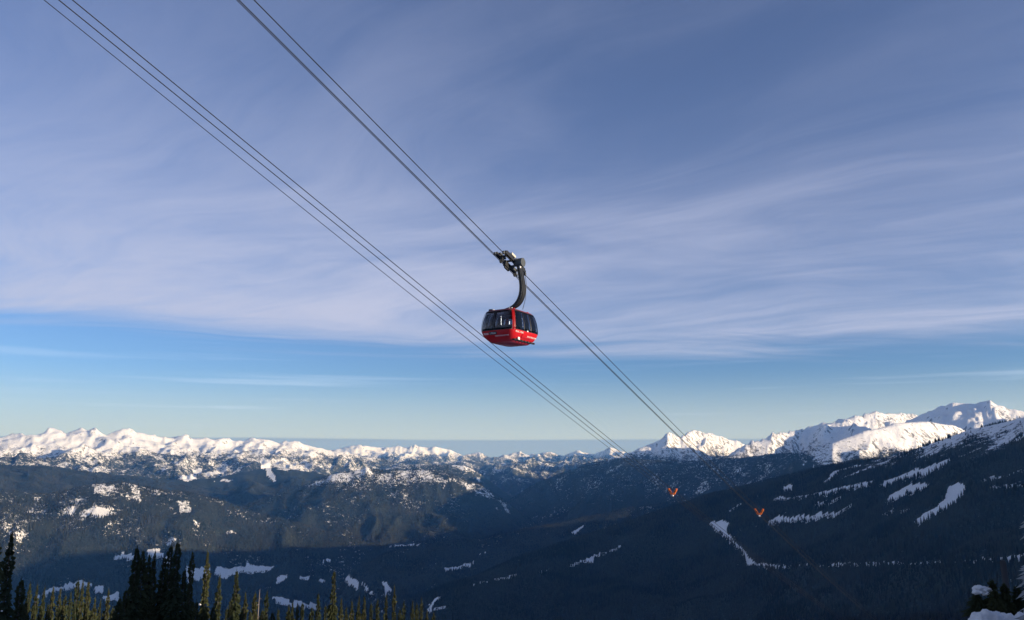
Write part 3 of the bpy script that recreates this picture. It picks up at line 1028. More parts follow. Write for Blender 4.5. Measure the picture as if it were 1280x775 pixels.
def fir(px, py, r, style, label, group, var=0, snow=0):
    a, t = ray(px, py)
    x, y, zt = r * math.sin(a), r * math.cos(a), r * t
    zg = ground_z(x, y)
    H = max(3.0, zt - zg)
    o = empty('fir_tree', (x, y, zg), (px * 0.37) % 6.28)
    s = H / BASE_H
    ws = 0.60 + 0.30 * s
    o.scale = (ws, ws, s)
    tag(o, label, 'fir tree', group)
    link_mesh('trunk', TRUNK, o)
    ms = CROWNS[style]
    link_mesh('crown', ms[var % len(ms)], o)
    if snow:
        rd = random.Random(int(px))
        for k in range(snow):
            zz = BASE_H * rd.uniform(0.25, 0.75)
            rad = (0.9 if style == 'slim' else 1.3) * (1 - zz / BASE_H) ** 0.7
            an = rd.uniform(-2.6, -0.5) - (px * 0.37) % 6.28
            c = link_mesh('snow_clump', CLUMP, o)
            c.location = (rad * math.cos(an), rad * math.sin(an), zz)
            q = rd.uniform(0.45, 0.85) * min(1.0, r / 85.0)
            c.scale = (q * 1.2, q, q * 0.8)
    return o


ORD = ['first', 'second', 'third', 'fourth', 'fifth', 'sixth', 'seventh', 'eighth', 'ninth', 'tenth', 'eleventh', 'twelfth', 'thirteenth', 'fourteenth', 'fifteenth',
       'sixteenth', 'seventeenth', 'eighteenth', 'nineteenth', 'twentieth', 'twenty-first', 'twenty-second', 'twenty-third', 'twenty-fourth', 'twenty-fifth', 'twenty-sixth', 'twenty-seventh', 'twenty-eighth']

for i, (px, py, r, st, lab) in enumerate([
        (-4, 640, 40, 'full', 'tallest dark fir, cut off by the left edge of the picture'),
        (15, 668, 46, 'slim', 'dark spired fir second from the left edge of the picture'),
        (27, 724, 50, 'full', 'short dark fir against the right flank of the left-edge pair')]):
    fir(px, py, r, st, lab, 'dark firs at the left edge', i, 4 if i else 0)
row = [(38, 729, 'slim'), (47, 732, 'slim'), (56, 735, 'slim'), (67, 734, 'slim'), (76, 736, 'slim'), (82, 744, 'full'), (89, 740, 'slim'), (98, 726, 'full'), (104, 726, 'slim'),
       (111, 727, 'full'), (119, 748, 'slim'), (126, 750, 'slim'), (136, 737, 'slim')]
for i, (px, py, st) in enumerate(row):
    fir(px, py, 100 + (i * 37) % 23, st, ORD[i] + ' fir from the left in the low row before the dark clump', 'low row of firs left of the dark clump', i, 2 if i % 3 == 0 else 0)
clump = [(150, 748, 50, 'wide'), (158, 737, 53, 'full'), (172, 684, 55, 'full'), (179, 688, 58, 'wide'), (187, 694, 60, 'slim'), (194, 690, 62, 'slim'), (206, 696, 56, 'full'), (214, 682, 60, 'full'), (223, 677, 55, 'full'), (231, 712, 57, 'full')]
for i, (px, py, r, st) in enumerate(clump):
    fir(px, py, r, st, ORD[i] + ' fir from the left in the tall dark clump', 'firs of the tall dark clump', i, 3 if i % 2 else 0)
for i, (px, py, r, st, lab, sn) in enumerate([
        (241, 690, 64, 'slim', 'slender dark fir standing just right of the tall dark clump', 3),
        (260, 690, 74, 'slim', 'golden sunlit slender fir right of the dark clump', 6),
        (275, 719, 76, 'slim', 'small dark fir between two golden firs', 2),
        (296, 713, 78, 'full', 'broad golden-green fir standing apart between gaps', 3),
        (307, 742, 80, 'slim', 'small fir close to the right side of the broad golden fir', 0),
        (319, 741, 84, 'full', 'squat olive fir right of the broad golden fir', 0),
        (334, 739, 86, 'slim', 'thin olive fir just left of the frozen pond', 2),
        (418, 714, 96, 'full', 'tallest fir of the right-hand row, a lone spire above its neighbours', 4)]):
    fir(px, py, r, st, lab, None, i, sn)
row = [(348, 762, 'full'), (361, 757, 'wide'), (366, 752, 'slim'), (372, 754, 'slim'), (378, 754, 'full'), (390, 759, 'full'), (398, 742, 'full'), (407, 757, 'full'), (427, 748, 'slim'), (433, 759, 'full'),
       (440, 752, 'slim'), (449, 746, 'slim'), (456, 745, 'full'), (464, 755, 'full'), (472, 750, 'full'), (483, 744, 'slim'), (493, 733, 'slim'), (500, 762, 'full'), (505, 751, 'slim'), (516, 752, 'slim'), (521, 755, 'full'),
       (527, 748, 'slim'), (534, 763, 'slim'), (542, 766, 'full')]
for i, (px, py, st) in enumerate(row):
    fir(px, py, 92 + (i * 41) % 29, st, ORD[i] + ' fir from the left in the low right-hand row, lone spire not counted', 'low row of firs below the valley snow fields', i, 1 if i % 4 == 0 else 0)
fill = [(33, 752), (43, 756), (52, 758), (61, 755), (72, 760), (79, 757), (93, 757), (108, 758), (115, 762), (130, 762), (141, 760)]
for i, (px, py) in enumerate(fill):
    fir(px, py, 84 + (i * 31) % 13, 'full', ORD[i] + ' lower fir from the left in front of the left-hand row', 'lower firs in front of the left row', i)
fill = [(246, 752), (255, 760), (267, 757), (284, 760), (289, 750), (303, 762), (313, 764), (328, 763), (341, 765)]
for i, (px, py) in enumerate(fill):
    fir(px, py, 66 + (i * 29) % 11, 'full', ORD[i] + ' low fir from the left below the golden firs', 'low firs below the golden firs', i)
# a bare snag between the firs
a, t = ray(324.5, 737)
xs, ys, zs = 84 * math.sin(a), 84 * math.cos(a), 84 * t
zg = ground_z(xs, ys)
snag = empty('dead_tree', (xs, ys, zg))
tag(snag, 'thin bare dead trunk rising beside the squat olive fir', 'dead tree')
GREYWOOD = simple_mat('grey_wood', (0.22, 0.19, 0.16), 0.9, 0, 0.25, 8)
Hs = zs - zg
tube('trunk', [(0, 0, -0.5), (0.03, 0, Hs * 0.4), (-0.03, 0.02, Hs * 0.75), (0.02, 0, Hs)], [0.13, 0.10, 0.06, 0.02], GREYWOOD, snag, 7)
for k in range(9):
    zz = Hs * (0.62 + 0.04 * k)
    an = k * 2.4
    ln = 0.55 * (1 - 0.07 * k)
    tube('branch', [(0, 0, zz), (ln * 0.5 * math.cos(an), ln * 0.5 * math.sin(an), zz + 0.02), (ln * math.cos(an), ln * math.sin(an), zz - 0.08)], [0.025, 0.018, 0.008], GREYWOOD, snag, 5)

# ------------------------------------------------------------------ ropeway
STEEL = simple_mat('rope_steel', (0.012, 0.013, 0.015), 0.7, 0.0, 0.15, 3, 0.2)
DARKSTEEL = simple_mat('dark_steel', (0.022, 0.024, 0.027), 0.5, 0.4, 0.2, 5)
GREYSTEEL = simple_mat('grey_steel', (0.085, 0.095, 0.10), 0.5, 0.5, 0.25, 4)
PALESTEEL = simple_mat('pale_cover', (0.55, 0.53, 0.44), 0.5, 0.0, 0.15, 5)
RUBBER = simple_mat('rubber', (0.02, 0.02, 0.021), 0.7, 0, 0.2, 8)
ORANGE = simple_mat('orange_paint', (0.90, 0.19, 0.02), 0.5, 0, 0.15, 4)
WHITE = simple_mat('white_paint', (0.78, 0.77, 0.75), 0.5, 0, 0.06, 5)
ROPE_AZ = 0.54247
KS = 1.5
RZ0, RB, RC, RE = 20.0 * KS - 0.05, -0.32534, 0.67078e-4 / KS, 0.28773e-6 / KS ** 2
GAUGE = 0.78
D_LEFT, D_RIGHT = -25.9451 * KS - GAUGE / 2, -19.4272 * KS - GAUGE / 2       # lateral place of each rope set's middle
AX = Vector((math.sin(ROPE_AZ), math.cos(ROPE_AZ), 0))
LAT = Vector((math.cos(ROPE_AZ), -math.sin(ROPE_AZ), 0))


def rope_z(s):
    q = min(s, 260.0)
    z = RZ0 + RB * q + RC * q * q + RE * q ** 3
    if s > q:                                      # the long sagging span beyond
        z += (RB + 2 * RC * q + 3 * RE * q * q) * (s - q) + 7e-5 * (s - q) ** 2
    return z


def rope_pt(dc, lat, drop, s):
    return AX * s + LAT * (dc + lat) + Vector((0, 0, rope_z(s) - drop))


def rope(dc, lat, drop, rad, label):
    ss = [-140 + i * 7 for i in range(72)] + [370 + i * 40 for i in range(26)]
    o = tube('haul_rope' if drop else 'track_rope', [rope_pt(dc, lat, drop * (0.70 + 0.30 * math.exp(-((s - 50) / 32.0) ** 2)) if drop > 0.6 else drop, s) for s in ss], rad, STEEL, None, 6)
    tag(o, label, 'rope', 'ropes of the cable car')


for dc, side, hd in ((D_LEFT, 'empty left', 1.12), (D_RIGHT, 'gondola\'s right', 0.50)):
    rope(dc, -GAUGE / 2, 0, 0.029, 'thick track rope on the far side of the %s line' % side)
    rope(dc, GAUGE / 2, 0, 0.029, 'thick track rope on the near side of the %s line' % side)
    rope(dc, 0, hd, 0.022, 'thinner haul rope hanging below the %s line' % side)


def project(p):
    d = p.y * math.cos(PITCH) + p.z * math.sin(PITCH)
    u = -p.y * math.sin(PITCH) + p.z * math.cos(PITCH)
    return CX + F_PX * p.x / d, CY - F_PX * u / d


def s_for(dc, target_x, lo, hi):
    best = min(((abs(project(rope_pt(dc, 0, 0, lo + (hi - lo) * i / 800))[0] - target_x), lo + (hi - lo) * i / 800) for i in range(801)))
    return best[1]


# orange rope carriers with two raised arms
def rope_carrier(dc, px, label, hd):
    s = s_for(dc, px, 70, 200)
    p = rope_pt(dc, 0, 0, s)
    o = empty('rope_carrier', p, -ROPE_AZ)
    o.scale = (0.88, 0.88, 0.88)
    tag(o, label, 'rope carrier', 'orange rope carriers on the lower ropes')
    for sg in (-1, 1):
        bm = bmesh.new()
        pr = [(0.12, -0.58), (0.36, -0.46), (0.52, -0.12), (0.72, 0.14), (0.78, 0.48), (0.58, 0.52), (0.44, 0.26), (0.26, 0.04), (0.14, -0.22), (0.06, -0.36)]
        f = bm.faces.new([bm.verts.new((sg * x, -0.14, z)) for x, z in pr])
        r = bmesh.ops.extrude_face_region(bm, geom=[f])
        bmesh.ops.translate(bm, vec=(0, 0.28, 0), verts=[v for v in r['geom'] if isinstance(v, bmesh.types.BMVert)])
        arm = bm_obj('arm', bm, ORANGE, o)
        bm = bmesh.new()
        add_box(bm, (sg * 0.39, 0, -0.02), (0.15, 0.62, 0.13), None, 0.02)
        bm_obj('clamp', bm, DARKSTEEL, arm)
    bm = bmesh.new()
    add_box(bm, (0, 0, -0.36), (0.46, 0.40, 0.26), None, 0.05)
    bm_obj('yoke', bm, ORANGE, o)
    bm = bmesh.new()
    add_box(bm, (0, 0, -0.62), (0.24, 0.34, 0.30), None, 0.04)
    bm_obj('roller_block', bm, WHITE, o)
    bm = bmesh.new()
    add_cyl(bm, (-0.07, 0, -0.86), (0.07, 0, -0.86), 0.13)
    bm_obj('roller', bm, DARKSTEEL, o)


rope_carrier(D_LEFT, 841, 'orange V-shaped rope carrier on the empty left ropes, higher of the two', 1.12)
rope_carrier(D_RIGHT, 949, 'orange V-shaped rope carrier on the ropes below the gondola', 0.5)

# ---- gondola
RED = simple_mat('red_paint', (0.46, 0.009, 0.013), 0.38, 0, 0.08, 2, 0.35, 0.12)
ROOFRED = simple_mat('dark_red_roof', (0.16, 0.012, 0.02), 0.5, 0, 0.1, 3)
BLACK = simple_mat('black_frame', (0.012, 0.012, 0.014), 0.35, 0, 0.1, 4)
SEAT = simple_mat('seat_shell', (0.10, 0.105, 0.12), 0.6, 0, 0.1, 4)
POLE = simple_mat('polished_pole', (0.6, 0.6, 0.6), 0.3, 0.7, 0.05, 4)


def glass_material():
    m, nt, b = new_mat('tinted_glass')
    N, L = nt.nodes, nt.links
    tr = N.new('ShaderNodeBsdfTransparent')
    no = N.new('ShaderNodeTexNoise'); no.inputs['Scale'].default_value = 1.4
    tc = N.new('ShaderNodeTexCoord'); L.new(tc.outputs['Object'], no.inputs['Vector'])
    mp = N.new('ShaderNodeMix'); mp.data_type = 'RGBA'
    L.new(no.outputs['Fac'], mp.inputs[0])
    mp.inputs[6].default_value = (0.58, 0.62, 0.68, 1); mp.inputs[7].default_value = (0.72, 0.75, 0.80, 1)
    L.new(mp.outputs[2], tr.inputs[0])
    gl = N.new('ShaderNodeBsdfGlossy'); gl.inputs['Roughness'].default_value = 0.03
    fr = N.new('ShaderNodeFresnel'); fr.inputs['IOR'].default_value = 1.45
    mx = N.new('ShaderNodeMixShader')
    L.new(fr.outputs[0], mx.inputs[0]); L.new(tr.outputs[0], mx.inputs[1]); L.new(gl.outputs[0], mx.inputs[2])
    L.new(mx.outputs[0], nt.nodes['Material Output'].inputs[0])
    return m


GLASS = glass_material()

s_c = s_for(D_RIGHT, 637.2, 20, 90)
anchor = rope_pt(D_RIGHT, 0, 0, s_c)
print('gondola at', anchor, anchor.length, project(anchor))
DROP = 6.12                                     # rope to cabin floor
gondola = empty('gondola', anchor - Vector((0, 0, DROP)), -ROPE_AZ)
tag(gondola, 'red gondola cabin with dark windows hanging from the ropes by a curved arm', 'gondola')
HA, HB, EXP = 1.55, 1.95, 7.0
INSET = [(0.0, 0.62), (0.08, 0.50), (0.25, 0.30), (0.50, 0.12), (0.75, 0.02), (0.95, 0.0), (1.40, 0.03), (1.75, 0.09), (2.10, 0.19), (2.30, 0.29), (2.40, 0.42), (2.45, 0.75)]


def inset(z):
    return float(np.interp(z, [q[0] for q in INSET], [q[1] for q in INSET]))


_den = []
for i in range(4001):
    ph = -3 * math.pi / 4 + 2 * math.pi * i / 4000
    c, s = math.cos(ph), math.sin(ph)
    _den.append((math.copysign(abs(c) ** (2 / EXP), c) * HA, math.copysign(abs(s) ** (2 / EXP), s) * HB))
_den = np.array(_den)
_arc = np.concatenate([[0], np.cumsum(np.hypot(*np.diff(_den, axis=0).T))])
_corner = [_arc[i] for i in (0, 1000, 2000, 3000, 4000)]


def wall_pt(side, u, z, off=0.0):
    """side 0 near end, 1 right flank, 2 far end, 3 left flank; u 0..1 between corner middles"""
    a = _corner[side] + (_corner[side + 1] - _corner[side]) * u
    a = a % _arc[-1]
    x = np.interp(a, _arc, _den[:, 0]); y = np.interp(a, _arc, _den[:, 1])
    i = inset(z) - off
    # slight bow of each wall
    return Vector((x * (HA - i) / HA, y * (HB - i) / HB, z))


def wall_patch(name, side, u0, u1, z0, z1, off, mat, parent, nu=10, nz=6, thick=0.05):
    bm = bmesh.new()
    g = {}
    for lay in (0, 1):
        for i in range(nu + 1):
            for j in range(nz + 1):
                g[lay, i, j] = bm.verts.new(wall_pt(side, u0 + (u1 - u0) * i / nu, z0 + (z1 - z0) * j / nz, off - lay * thick))
    for lay in (0, 1):
        for i in range(nu):
            for j in range(nz):
                bm.faces.new([g[lay, i, j], g[lay, i + 1, j], g[lay, i + 1, j + 1], g[lay, i, j + 1]])
    for i in range(nu):
        for j in (0, nz):
            bm.faces.new([g[0, i, j], g[0, i + 1, j], g[1, i + 1, j], g[1, i, j]])
    for j in range(nz):
        for i in (0, nu):
            bm.faces.new([g[0, i, j], g[0, i, j + 1], g[1, i, j + 1], g[1, i, j]])
    return bm_obj(name, bm, mat, parent, True)


def shell(name, zs, mat, parent, cap_top=False, cap_bot=False, off=0.0):
    bm = bmesh.new()
    rings = []
    for z in zs:
        ring = []
        for side in range(4):
            for k in range(16):
                ring.append(bm.verts.new(wall_pt(side, k / 16, z, off)))
        rings.append(ring)
    n = len(rings[0])
    for a, b in zip(rings[:-1], rings[1:]):
        for k in range(n):
            bm.faces.new([a[k], a[(k + 1) % n], b[(k + 1) % n], b[k]])
    if cap_bot:
        bm.faces.new(rings[0][::-1])
    if cap_top:
        bm.faces.new(rings[-1])
    return bm_obj(name, bm, mat, parent, True)


SILL, HEAD = 0.80, 2.29
body = shell('lower_body', [0.0, 0.04, 0.08, 0.16, 0.25, 0.38, 0.50, 0.62, 0.72, SILL], RED, gondola, False, True)
body['label'] = 'glossy red lower shell with white lettering'
roof = shell('roof', [HEAD, 2.30, 2.34, 2.37, 2.40, 2.42, 2.44, 2.45], ROOFRED, gondola, True, False)
bm = bmesh.new()
add_box(bm, (0, 0, SILL - 0.48), (2.3, 3.1, 0.06))
bm_obj('floor', bm, BLACK, gondola)
CUTS = {0: [0.045, 0.42, 0.965], 1: [0.036, 0.36, 0.645, 0.955], 2: [0.05, 0.50, 0.955], 3: [0.045, 0.36, 0.645, 0.955]}
for side, cuts in CUTS.items():
    for j, (u0, u1) in enumerate(zip(cuts[:-1], cuts[1:])):
        w = wall_patch('window', side, u0 + 0.012, u1 - 0.012, SILL + 0.035, HEAD - 0.03, -0.015, GLASS, gondola, 10, 8, 0.02)
    for u in cuts[1:-1]:
        wall_patch('mullion', side, u - 0.011, u + 0.011, SILL, HEAD, 0.004, BLACK, gondola, 2, 8, 0.06)
    wall_patch('lower_rail', side, cuts[0], cuts[-1], SILL, SILL + 0.05, 0.006, BLACK, gondola, 12, 1, 0.06)
    wall_patch('upper_rail', side, cuts[0], cuts[-1], HEAD - 0.05, HEAD, 0.006, BLACK, gondola, 12, 1, 0.06)
# corner posts: red at the near right corner and its opposite, dark on the others
for k, (side, mat) in enumerate(((0, BLACK), (1, RED), (2, BLACK), (3, RED))):
    bm = bmesh.new()
    pre = (side - 1) % 4
    us = [(pre, CUTS[pre][-1] - 0.004 + (1 - CUTS[pre][-1] + 0.004) * i / 5) for i in range(5)] + [(side, CUTS[side][0] * i / 5 + 0.0008 * i) for i in range(6)]
    rows = []
    for j in range(9):
        z = SILL + (HEAD - SILL) * j / 8
        rows.append([bm.verts.new(wall_pt(sd, u, z, 0.008)) for sd, u in us])
    for a, b in zip(rows[:-1], rows[1:]):
        for i in range(len(us) - 1):
            bm.faces.new([a[i], a[i + 1], b[i + 1], b[i]])
    bmesh.ops.solidify(bm, geom=bm.faces[:], thickness=0.05)
    bm_obj('corner_post', bm, mat, gondola, True)

# door on the right flank: frame, sill rail, lamp, handle
door = wall_patch('door', 1, 0.30, 0.70, 0.30, SILL - 0.012, 0.018, RED, gondola, 8, 6, 0.03)
bm = bmesh.new(); add_box(bm, (HA + 0.03, -0.10, SILL + 0.02), (0.05, 0.16, 0.10), None, 0.01)
bm_obj('handle', bm, WHITE, door)
bm = bmesh.new()
add_box(bm, (HA - 0.42, 0.10, 0.13), (0.16, 3.0, 0.10), None, 0.02)
for k in range(7):
    add_box(bm, (HA - 0.33, -1.25 + 0.45 * k, 0.12), (0.10, 0.16, 0.13), None, 0.01)
bm_obj('sill_rail', bm, DARKSTEEL, gondola)
bm = bmesh.new(); add_box(bm, (HA - 0.24, -0.95, 0.22), (0.10, 0.24, 0.20), None, 0.03)
bm_obj('marker_plate', bm, WHITE, gondola)
# benches and poles inside
for y, ry in ((-1.25, 0), (1.25, math.pi)):
    sg = -1 if y < 0 else 1
    bm = bmesh.new()
    add_box(bm, (0, y, 0.74), (2.2, 0.42, 0.07), None, 0.02)
    bm_obj('bench', bm, SEAT, gondola)
    bm = bmesh.new()
    add_box(bm, (0, sg * 1.50, 1.0), (2.2, 0.05, 0.42), None, 0.02)
    bm_obj('bench_back', bm, SEAT, gondola)
for x, y in ((-0.75, -0.9), (-0.2, -0.95), (0.35, 0.8), (0.85, -0.7), (-0.6, 0.9)):
    bm = bmesh.new()
    add_cyl(bm, (x, y, SILL - 0.5), (x, y, HEAD + 0.15), 0.025, None, 8)
    bm_obj('pole', bm, POLE, gondola)
for y in (-0.9, 0.9):
    bm = bmesh.new(); add_cyl(bm, (-1.15, y, 1.98), (1.15, y, 1.98), 0.022, None, 8)
    bm_obj('grab_rail', bm, POLE, gondola)


# lettering and marks
def lettering(name, txt, side, u, z, size, mat, parent, off=0.012, spacing=1.0):
    cu = bpy.data.curves.new(name, 'FONT')
    cu.body = txt; cu.size = size; cu.extrude = 0.003; cu.align_x = 'LEFT'; cu.space_character = spacing
    tmp = bpy.data.objects.new(name, cu)
    COL.objects.link(tmp)
    bpy.context.view_layer.update()
    me = bpy.data.meshes.new_from_object(tmp.evaluated_get(bpy.context.evaluated_depsgraph_get()))
    COL.objects.unlink(tmp); bpy.data.objects.remove(tmp)
    span = _corner[side + 1] - _corner[side]
    for v in me.vertices:
        uu = u + v.co.x / span
        v.co = wall_pt(side, uu, z + v.co.y, off + v.co.z)
    me.materials.clear(); me.materials.append(mat)
    return link_mesh(name, me, parent)


lettering('lettering', 'PEAK', 0, 0.09, 0.52, 0.20, WHITE, body)
pill = wall_patch('badge', 0, 0.265, 0.50, 0.50, 0.71, 0.010, BLACK, body, 8, 2, 0.012)
lettering('lettering', '2 PEAK', 0, 0.285, 0.535, 0.18, WHITE, body, 0.016)
lettering('lettering', 'WHISTLER BLACKCOMB', 0, 0.42, 0.36, 0.12, WHITE, body, 0.012)
lettering('lettering', 'PEAK 2 PEAK', 1, 0.045, 0.60, 0.18, WHITE, body, 0.022)
lettering('lettering', 'WHISTLER BLACKCOMB', 1, 0.52, 0.42, 0.14, WHITE, body, 0.022)

# roof fittings
bm = bmesh.new(); add_box(bm, (-1.0, -1.1, 2.47), (0.30, 0.22, 0.20), None, 0.03)
bm_obj('roof_box', bm, DARKSTEEL, gondola)
bm = bmesh.new(); add_box(bm, (-0.72, -1.2, 2.46), (0.12, 0.10, 0.12), None, 0.02)
bm_obj('beacon', bm, WHITE, gondola)
bm = bmesh.new(); add_box(bm, (0.75, 0.75, 2.45), (0.14, 0.14, 0.14), None, 0.02)
bm_obj('beacon', bm, WHITE, gondola)
for y in (-1.0, 1.0):
    bm = bmesh.new(); add_box(bm, (0, y, 2.47), (2.0, 0.10, 0.07), None, 0.02)
    bm_obj('roof_rail', bm, RED, gondola)
for x in (0.28, 0.50):
    bm = bmesh.new(); add_cyl(bm, (x, -0.55, 2.44), (x, -0.55, 2.66), 0.07, 0.05, 10)
    bm_obj('bolt', bm, WHITE, gondola)


# hanger: a curved box arm from the carriage axle, outside the near track rope, back over the roof
ZT = DROP
prof = [(0.86, ZT + 0.02), (0.90, ZT - 0.55), (1.02, ZT - 1.20), (1.10, ZT - 1.85), (1.06, ZT - 2.40), (0.88, ZT - 2.85), (0.60, ZT - 3.16), (0.20, ZT - 3.36), (-0.35, ZT - 3.47), (-0.95, ZT - 3.54)]
wid = [0.145, 0.145, 0.15, 0.165, 0.18, 0.175, 0.145, 0.09, 0.055, 0.035]
# smooth the profile
tt = np.arange(len(prof)); t2 = np.linspace(0, len(prof) - 1, 46)


def catmull(a):
    a = np.array(a, float); out = []
    for t in t2:
        i = min(int(t), len(a) - 2); f = t - i
        p0, p1, p2, p3 = a[max(i - 1, 0)], a[i], a[i + 1], a[min(i + 2, len(a) - 1)]
        out.append(0.5 * (2 * p1 + (p2 - p0) * f + (2 * p0 - 5 * p1 + 4 * p2 - p3) * f * f + (3 * p1 - p0 - 3 * p2 + p3) * f ** 3))
    return np.array(out)


PX, PZ, PW = catmull([p[0] for p in prof]), catmull([p[1] for p in prof]), catmull(wid)
bm = bmesh.new()
rows = []
for i in range(len(PX)):
    a, b = max(i - 1, 0), min(i + 1, len(PX) - 1)
    d = Vector((PX[b] - PX[a], 0, PZ[b] - PZ[a])).normalized()
    n = Vector((d.z, 0, -d.x))
    c = Vector((PX[i], 0, PZ[i]))
    w = PW[i]
    hy = 0.20
    rows.append([bm.verts.new(c + n * sx * w + Vector((0, sy * hy, 0))) for sx, sy in ((-1, -1), (1, -1), (1, 1), (-1, 1))])
for a, b in zip(rows[:-1], rows[1:]):
    for k in range(4):
        bm.faces.new([a[k], a[(k + 1) % 4], b[(k + 1) % 4], b[k]])
bm.faces.new(rows[0]); bm.faces.new(rows[-1])
bmesh.ops.bevel(bm, geom=[e for e in bm.edges if len(e.link_faces) == 2 and e.calc_face_angle(0) > 1.2], offset=0.03, segments=2, affect='EDGES')
arm = bm_obj('hanger_arm', bm, DARKSTEEL, gondola, False)
# ladder down the near face of the arm
for sx in (-0.11, 0.11):
    pts = []
    for i in range(2, 30):
        a, b = i - 1, i + 1
        d = Vector((PX[b] - PX[a], 0, PZ[b] - PZ[a])).normalized(); n = Vector((d.z, 0, -d.x))
        pts.append(Vector((PX[i], -0.25, PZ[i])) + n * sx)
    tube('ladder_rail', pts, 0.018, GREYSTEEL, arm, 6)
for i in range(3, 29, 2):
    a, b = i - 1, i + 1
    d = Vector((PX[b] - PX[a], 0, PZ[b] - PZ[a])).normalized(); n = Vector((d.z, 0, -d.x))
    c = Vector((PX[i], -0.25, PZ[i]))
    tube('rung', [c - n * 0.11, c + n * 0.11], 0.012, GREYSTEEL, arm, 6)
tube('cable', [(1.22, 0.12, ZT - 0.4), (1.36, 0.12, ZT - 1.7), (1.30, 0.12, ZT - 2.7), (1.02, 0.15, ZT - 3.55)], 0.02, GREYSTEEL, arm, 6)

# carriage running on the two track ropes, tilted with them
carriage = empty('carriage', (0, 0, DROP))
carriage.parent = gondola
tilt = math.atan(RB + 2 * RC * s_c + 3 * RE * s_c ** 2)
carriage.rotation_euler = (tilt, 0, 0)


def cbox(name, boxes, mat, bevel=0.02):
    bm = bmesh.new()
    for c, s in boxes:
        add_box(bm, c, s, None, bevel)
    return bm_obj(name, bm, mat, carriage)


for sg in (-1, 1):
    x = sg * GAUGE / 2
    cbox('side_frame', [((x + sg * 0.10, 0, 0.16), (0.07, 3.1, 0.20)), ((x + sg * 0.10, 0.95, 0.30), (0.06, 0.9, 0.14)), ((x + sg * 0.10, -0.95, 0.30), (0.06, 0.9, 0.14)),
                        ((x - sg * 0.10, 0, 0.12), (0.05, 2.7, 0.14))], DARKSTEEL)
    for y in (-1.38, -0.98, -0.58, -0.18, 0.22, 0.62, 1.02, 1.40):
        bm = bmesh.new()
        add_cyl(bm, (x - 0.05, y, 0.20), (x + 0.05, y, 0.20), 0.17, None, 18)
        bm_obj('roller', bm, RUBBER, carriage)
    cbox('roller_cover', [((x + sg * 0.02, 0.55 * sg - 0.1, 0.46), (0.26, 0.85, 0.14))], PALESTEEL if sg > 0 else GREYSTEEL, 0.04)
for y in (-1.1, -0.35, 0.4, 1.1):
    cbox('cross_beam', [((0, y, 0.10), (0.86, 0.12, 0.12))], DARKSTEEL)
cbox('grip', [((0, -0.35, -0.28), (0.26, 0.8, 0.40)), ((0, -0.35, -0.55), (0.14, 0.60, 0.16))], DARKSTEEL, 0.04)
cbox('grip_spring', [((-0.18, -0.35, -0.05), (0.18, 0.95, 0.18)), ((0.14, 0.35, -0.18), (0.2, 0.5, 0.24))], GREYSTEEL, 0.05)
for y in (-1.25, 0.85):
    bm = bmesh.new()
    add_cyl(bm, (-0.05, y, -0.42), (0.05, y, -0.42), 0.15, None, 16)
    add_box(bm, (0.09, y, -0.2), (0.04, 0.1, 0.5))
    bm_obj('guide_roller', bm, DARKSTEEL, carriage)
cbox('rope_wiper', [((-0.39, -1.66, 0.05), (0.16, 0.18, 0.22)), ((0.39, -1.66, 0.05), (0.16, 0.18, 0.22)), ((-0.39, 1.66, 0.05), (0.16, 0.18, 0.22)), ((0.39, 1.66, 0.05), (0.16, 0.18, 0.22))], GREYSTEEL, 0.03)
cbox('tool_box', [((0.36, -0.42, 0.52), (0.30, 0.6, 0.18))], PALESTEEL, 0.03)
bm = bmesh.new()
add_cyl(bm, (0.40, 0, 0.05), (0.70, 0, 0.05), 0.22, None, 20)
add_cyl(bm, (0.68, 0, 0.05), (1.16, 0, 0.05), 0.34, None, 24)
bm_obj('axle_drum', bm, GREYSTEEL, carriage, False)
bm = bmesh.new(); add_box(bm, (1.12, -0.25, -0.52), (0.12, 0.12, 0.14), None, 0.02)
bm_obj('marker_lamp', bm, WHITE, carriage)

# ------------------------------------------------------------------ snow bank corner at the right
def place(px, py, r):
    a, t = ray(px, py)
    return Vector((r * math.sin(a), r * math.cos(a), r * t))


p = place(1243, 752, 23.0)
zg = ground_z(p.x, p.y)
shrub = empty('dwarf_fir', (p.x, p.y, zg))
tag(shrub, 'dark dwarf fir bush with a snow cap at the lower right', 'bush')
top_z = place(1243, 724, 23.0).z - zg
for k, (dx, dy, h) in enumerate(((-0.35, 0.1, 0.80), (0.0, 0.0, 1.0), (0.38, 0.15, 0.92), (0.7, 0.2, 0.75), (-0.1, -0.25, 0.7))):
    cm = crown_mesh('crown', 4.5, 1.9, 40 + k, NEEDLE, 0.0, 2.0, 0.6, 4)
    c = link_mesh('crown', cm, shrub); c.location = (dx, dy, -0.05)
    q_ = max(0.9, top_z * h) / 4.5
    c.scale = (q_, q_, q_)
q = place(1228, 730, 22.9)
rdc = random.Random(5)
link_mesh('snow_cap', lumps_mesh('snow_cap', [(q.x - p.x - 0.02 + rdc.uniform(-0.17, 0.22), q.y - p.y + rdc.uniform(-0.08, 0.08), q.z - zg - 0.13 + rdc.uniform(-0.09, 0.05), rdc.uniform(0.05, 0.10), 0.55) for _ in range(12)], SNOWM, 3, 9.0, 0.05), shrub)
p2 = place(1254, 703, 25.5)
zg2 = ground_z(p2.x, p2.y)
OLDWOOD = simple_mat('weathered_post', (0.034, 0.036, 0.040), 0.9, 0, 0.3, 7)
post = empty('post', (p2.x, p2.y, zg2))
tag(post, 'weathered wooden post behind the dwarf fir bush', 'post')
tube('shaft', [(0, 0, -0.4), (0.01, 0, (p2.z - zg2) * 0.5), (0, 0.01, p2.z - zg2)], [0.085, 0.08, 0.075], OLDWOOD, post, 10)
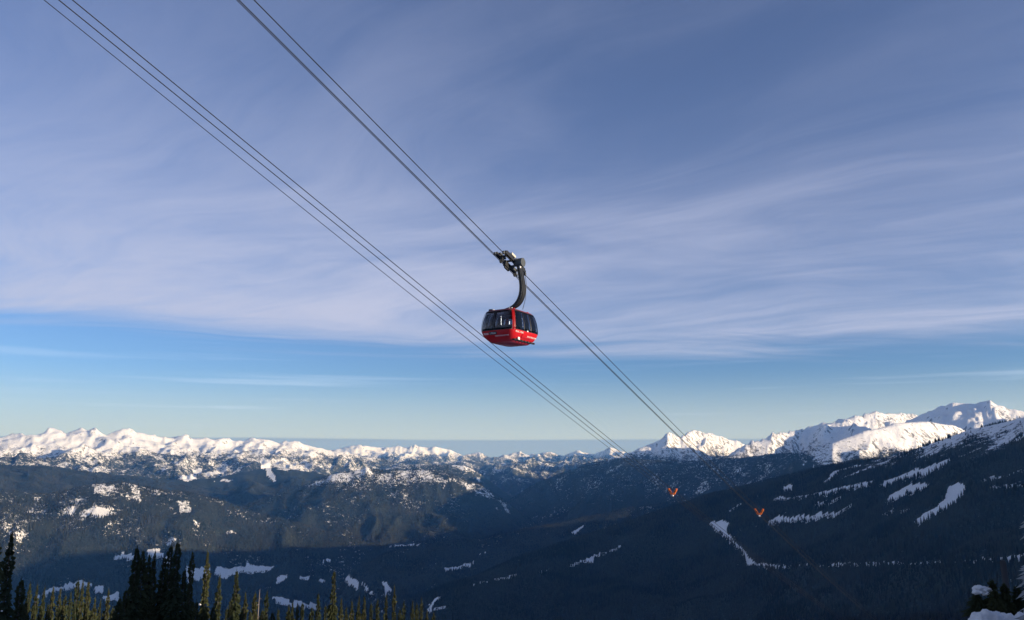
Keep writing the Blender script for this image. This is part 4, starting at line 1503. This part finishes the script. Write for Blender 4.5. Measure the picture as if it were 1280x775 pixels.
bm = bmesh.new(); add_cyl(bm, (0, 0.01, p2.z - zg2), (0, 0.01, p2.z - zg2 + 0.05), 0.08, 0.05, 10)
bm_obj('cap', bm, OLDWOOD, post)
p3 = place(1300, 556, 20.0)
zg3 = ground_z(p3.x, p3.y)
ft = empty('frosted_fir', (p3.x, p3.y, zg3))
tag(ft, 'frost-covered fir cut off by the right edge of the picture', 'fir tree')
c = link_mesh('crown', crown_mesh('crown', 12.0, 2.2, 77, FROST, 0.05, 2.6, 0.45, 5), ft)
c.scale = ((p3.z - zg3) / 12.0,) * 3
link_mesh('trunk', trunk_mesh(p3.z - zg3, BARK), ft)
p4 = place(1237, 768, 21.5)
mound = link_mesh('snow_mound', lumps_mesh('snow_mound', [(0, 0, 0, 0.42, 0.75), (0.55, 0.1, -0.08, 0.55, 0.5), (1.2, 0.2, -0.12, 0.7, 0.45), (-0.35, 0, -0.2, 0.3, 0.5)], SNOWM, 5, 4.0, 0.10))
mound.location = (p4.x, p4.y, p4.z - 0.25)
tag(mound, 'bluish snow mound at the bottom right corner', 'snow mound', None, 'structure')


# ------------------------------------------------------------------ air
def haze():
    m = bpy.data.materials.new('haze_air')
    m.use_nodes = True
    nt = m.node_tree
    nt.nodes.clear()
    v = nt.nodes.new('ShaderNodeVolumePrincipled')
    v.inputs['Color'].default_value = (0.10, 0.36, 1.0, 1)
    v.inputs['Absorption Color'].default_value = (1, 1, 1, 1)
    v.inputs['Density'].default_value = HAZE
    v.inputs['Anisotropy'].default_value = 0.0
    out = nt.nodes.new('ShaderNodeOutputMaterial')
    nt.links.new(v.outputs[0], out.inputs['Volume'])
    zt = float(GZ.max()) + 60
    zb = float(GZ.min()) - 1.5
    bm = bmesh.new()
    add_box(bm, (0, 0, (zt + zb) / 2), (94000, 94000, zt - zb))
    o = bm_obj('haze', bm, m)
    tag(o, 'thin blue mountain haze filling the air', 'haze', None, 'stuff')


HAZE = 1.85e-5
haze()
scene.cycles.use_denoising = True
scene.cycles.volume_bounces = 0
scene.cycles.max_bounces = 6
scene.cycles.diffuse_bounces = 2
scene.cycles.transparent_max_bounces = 12
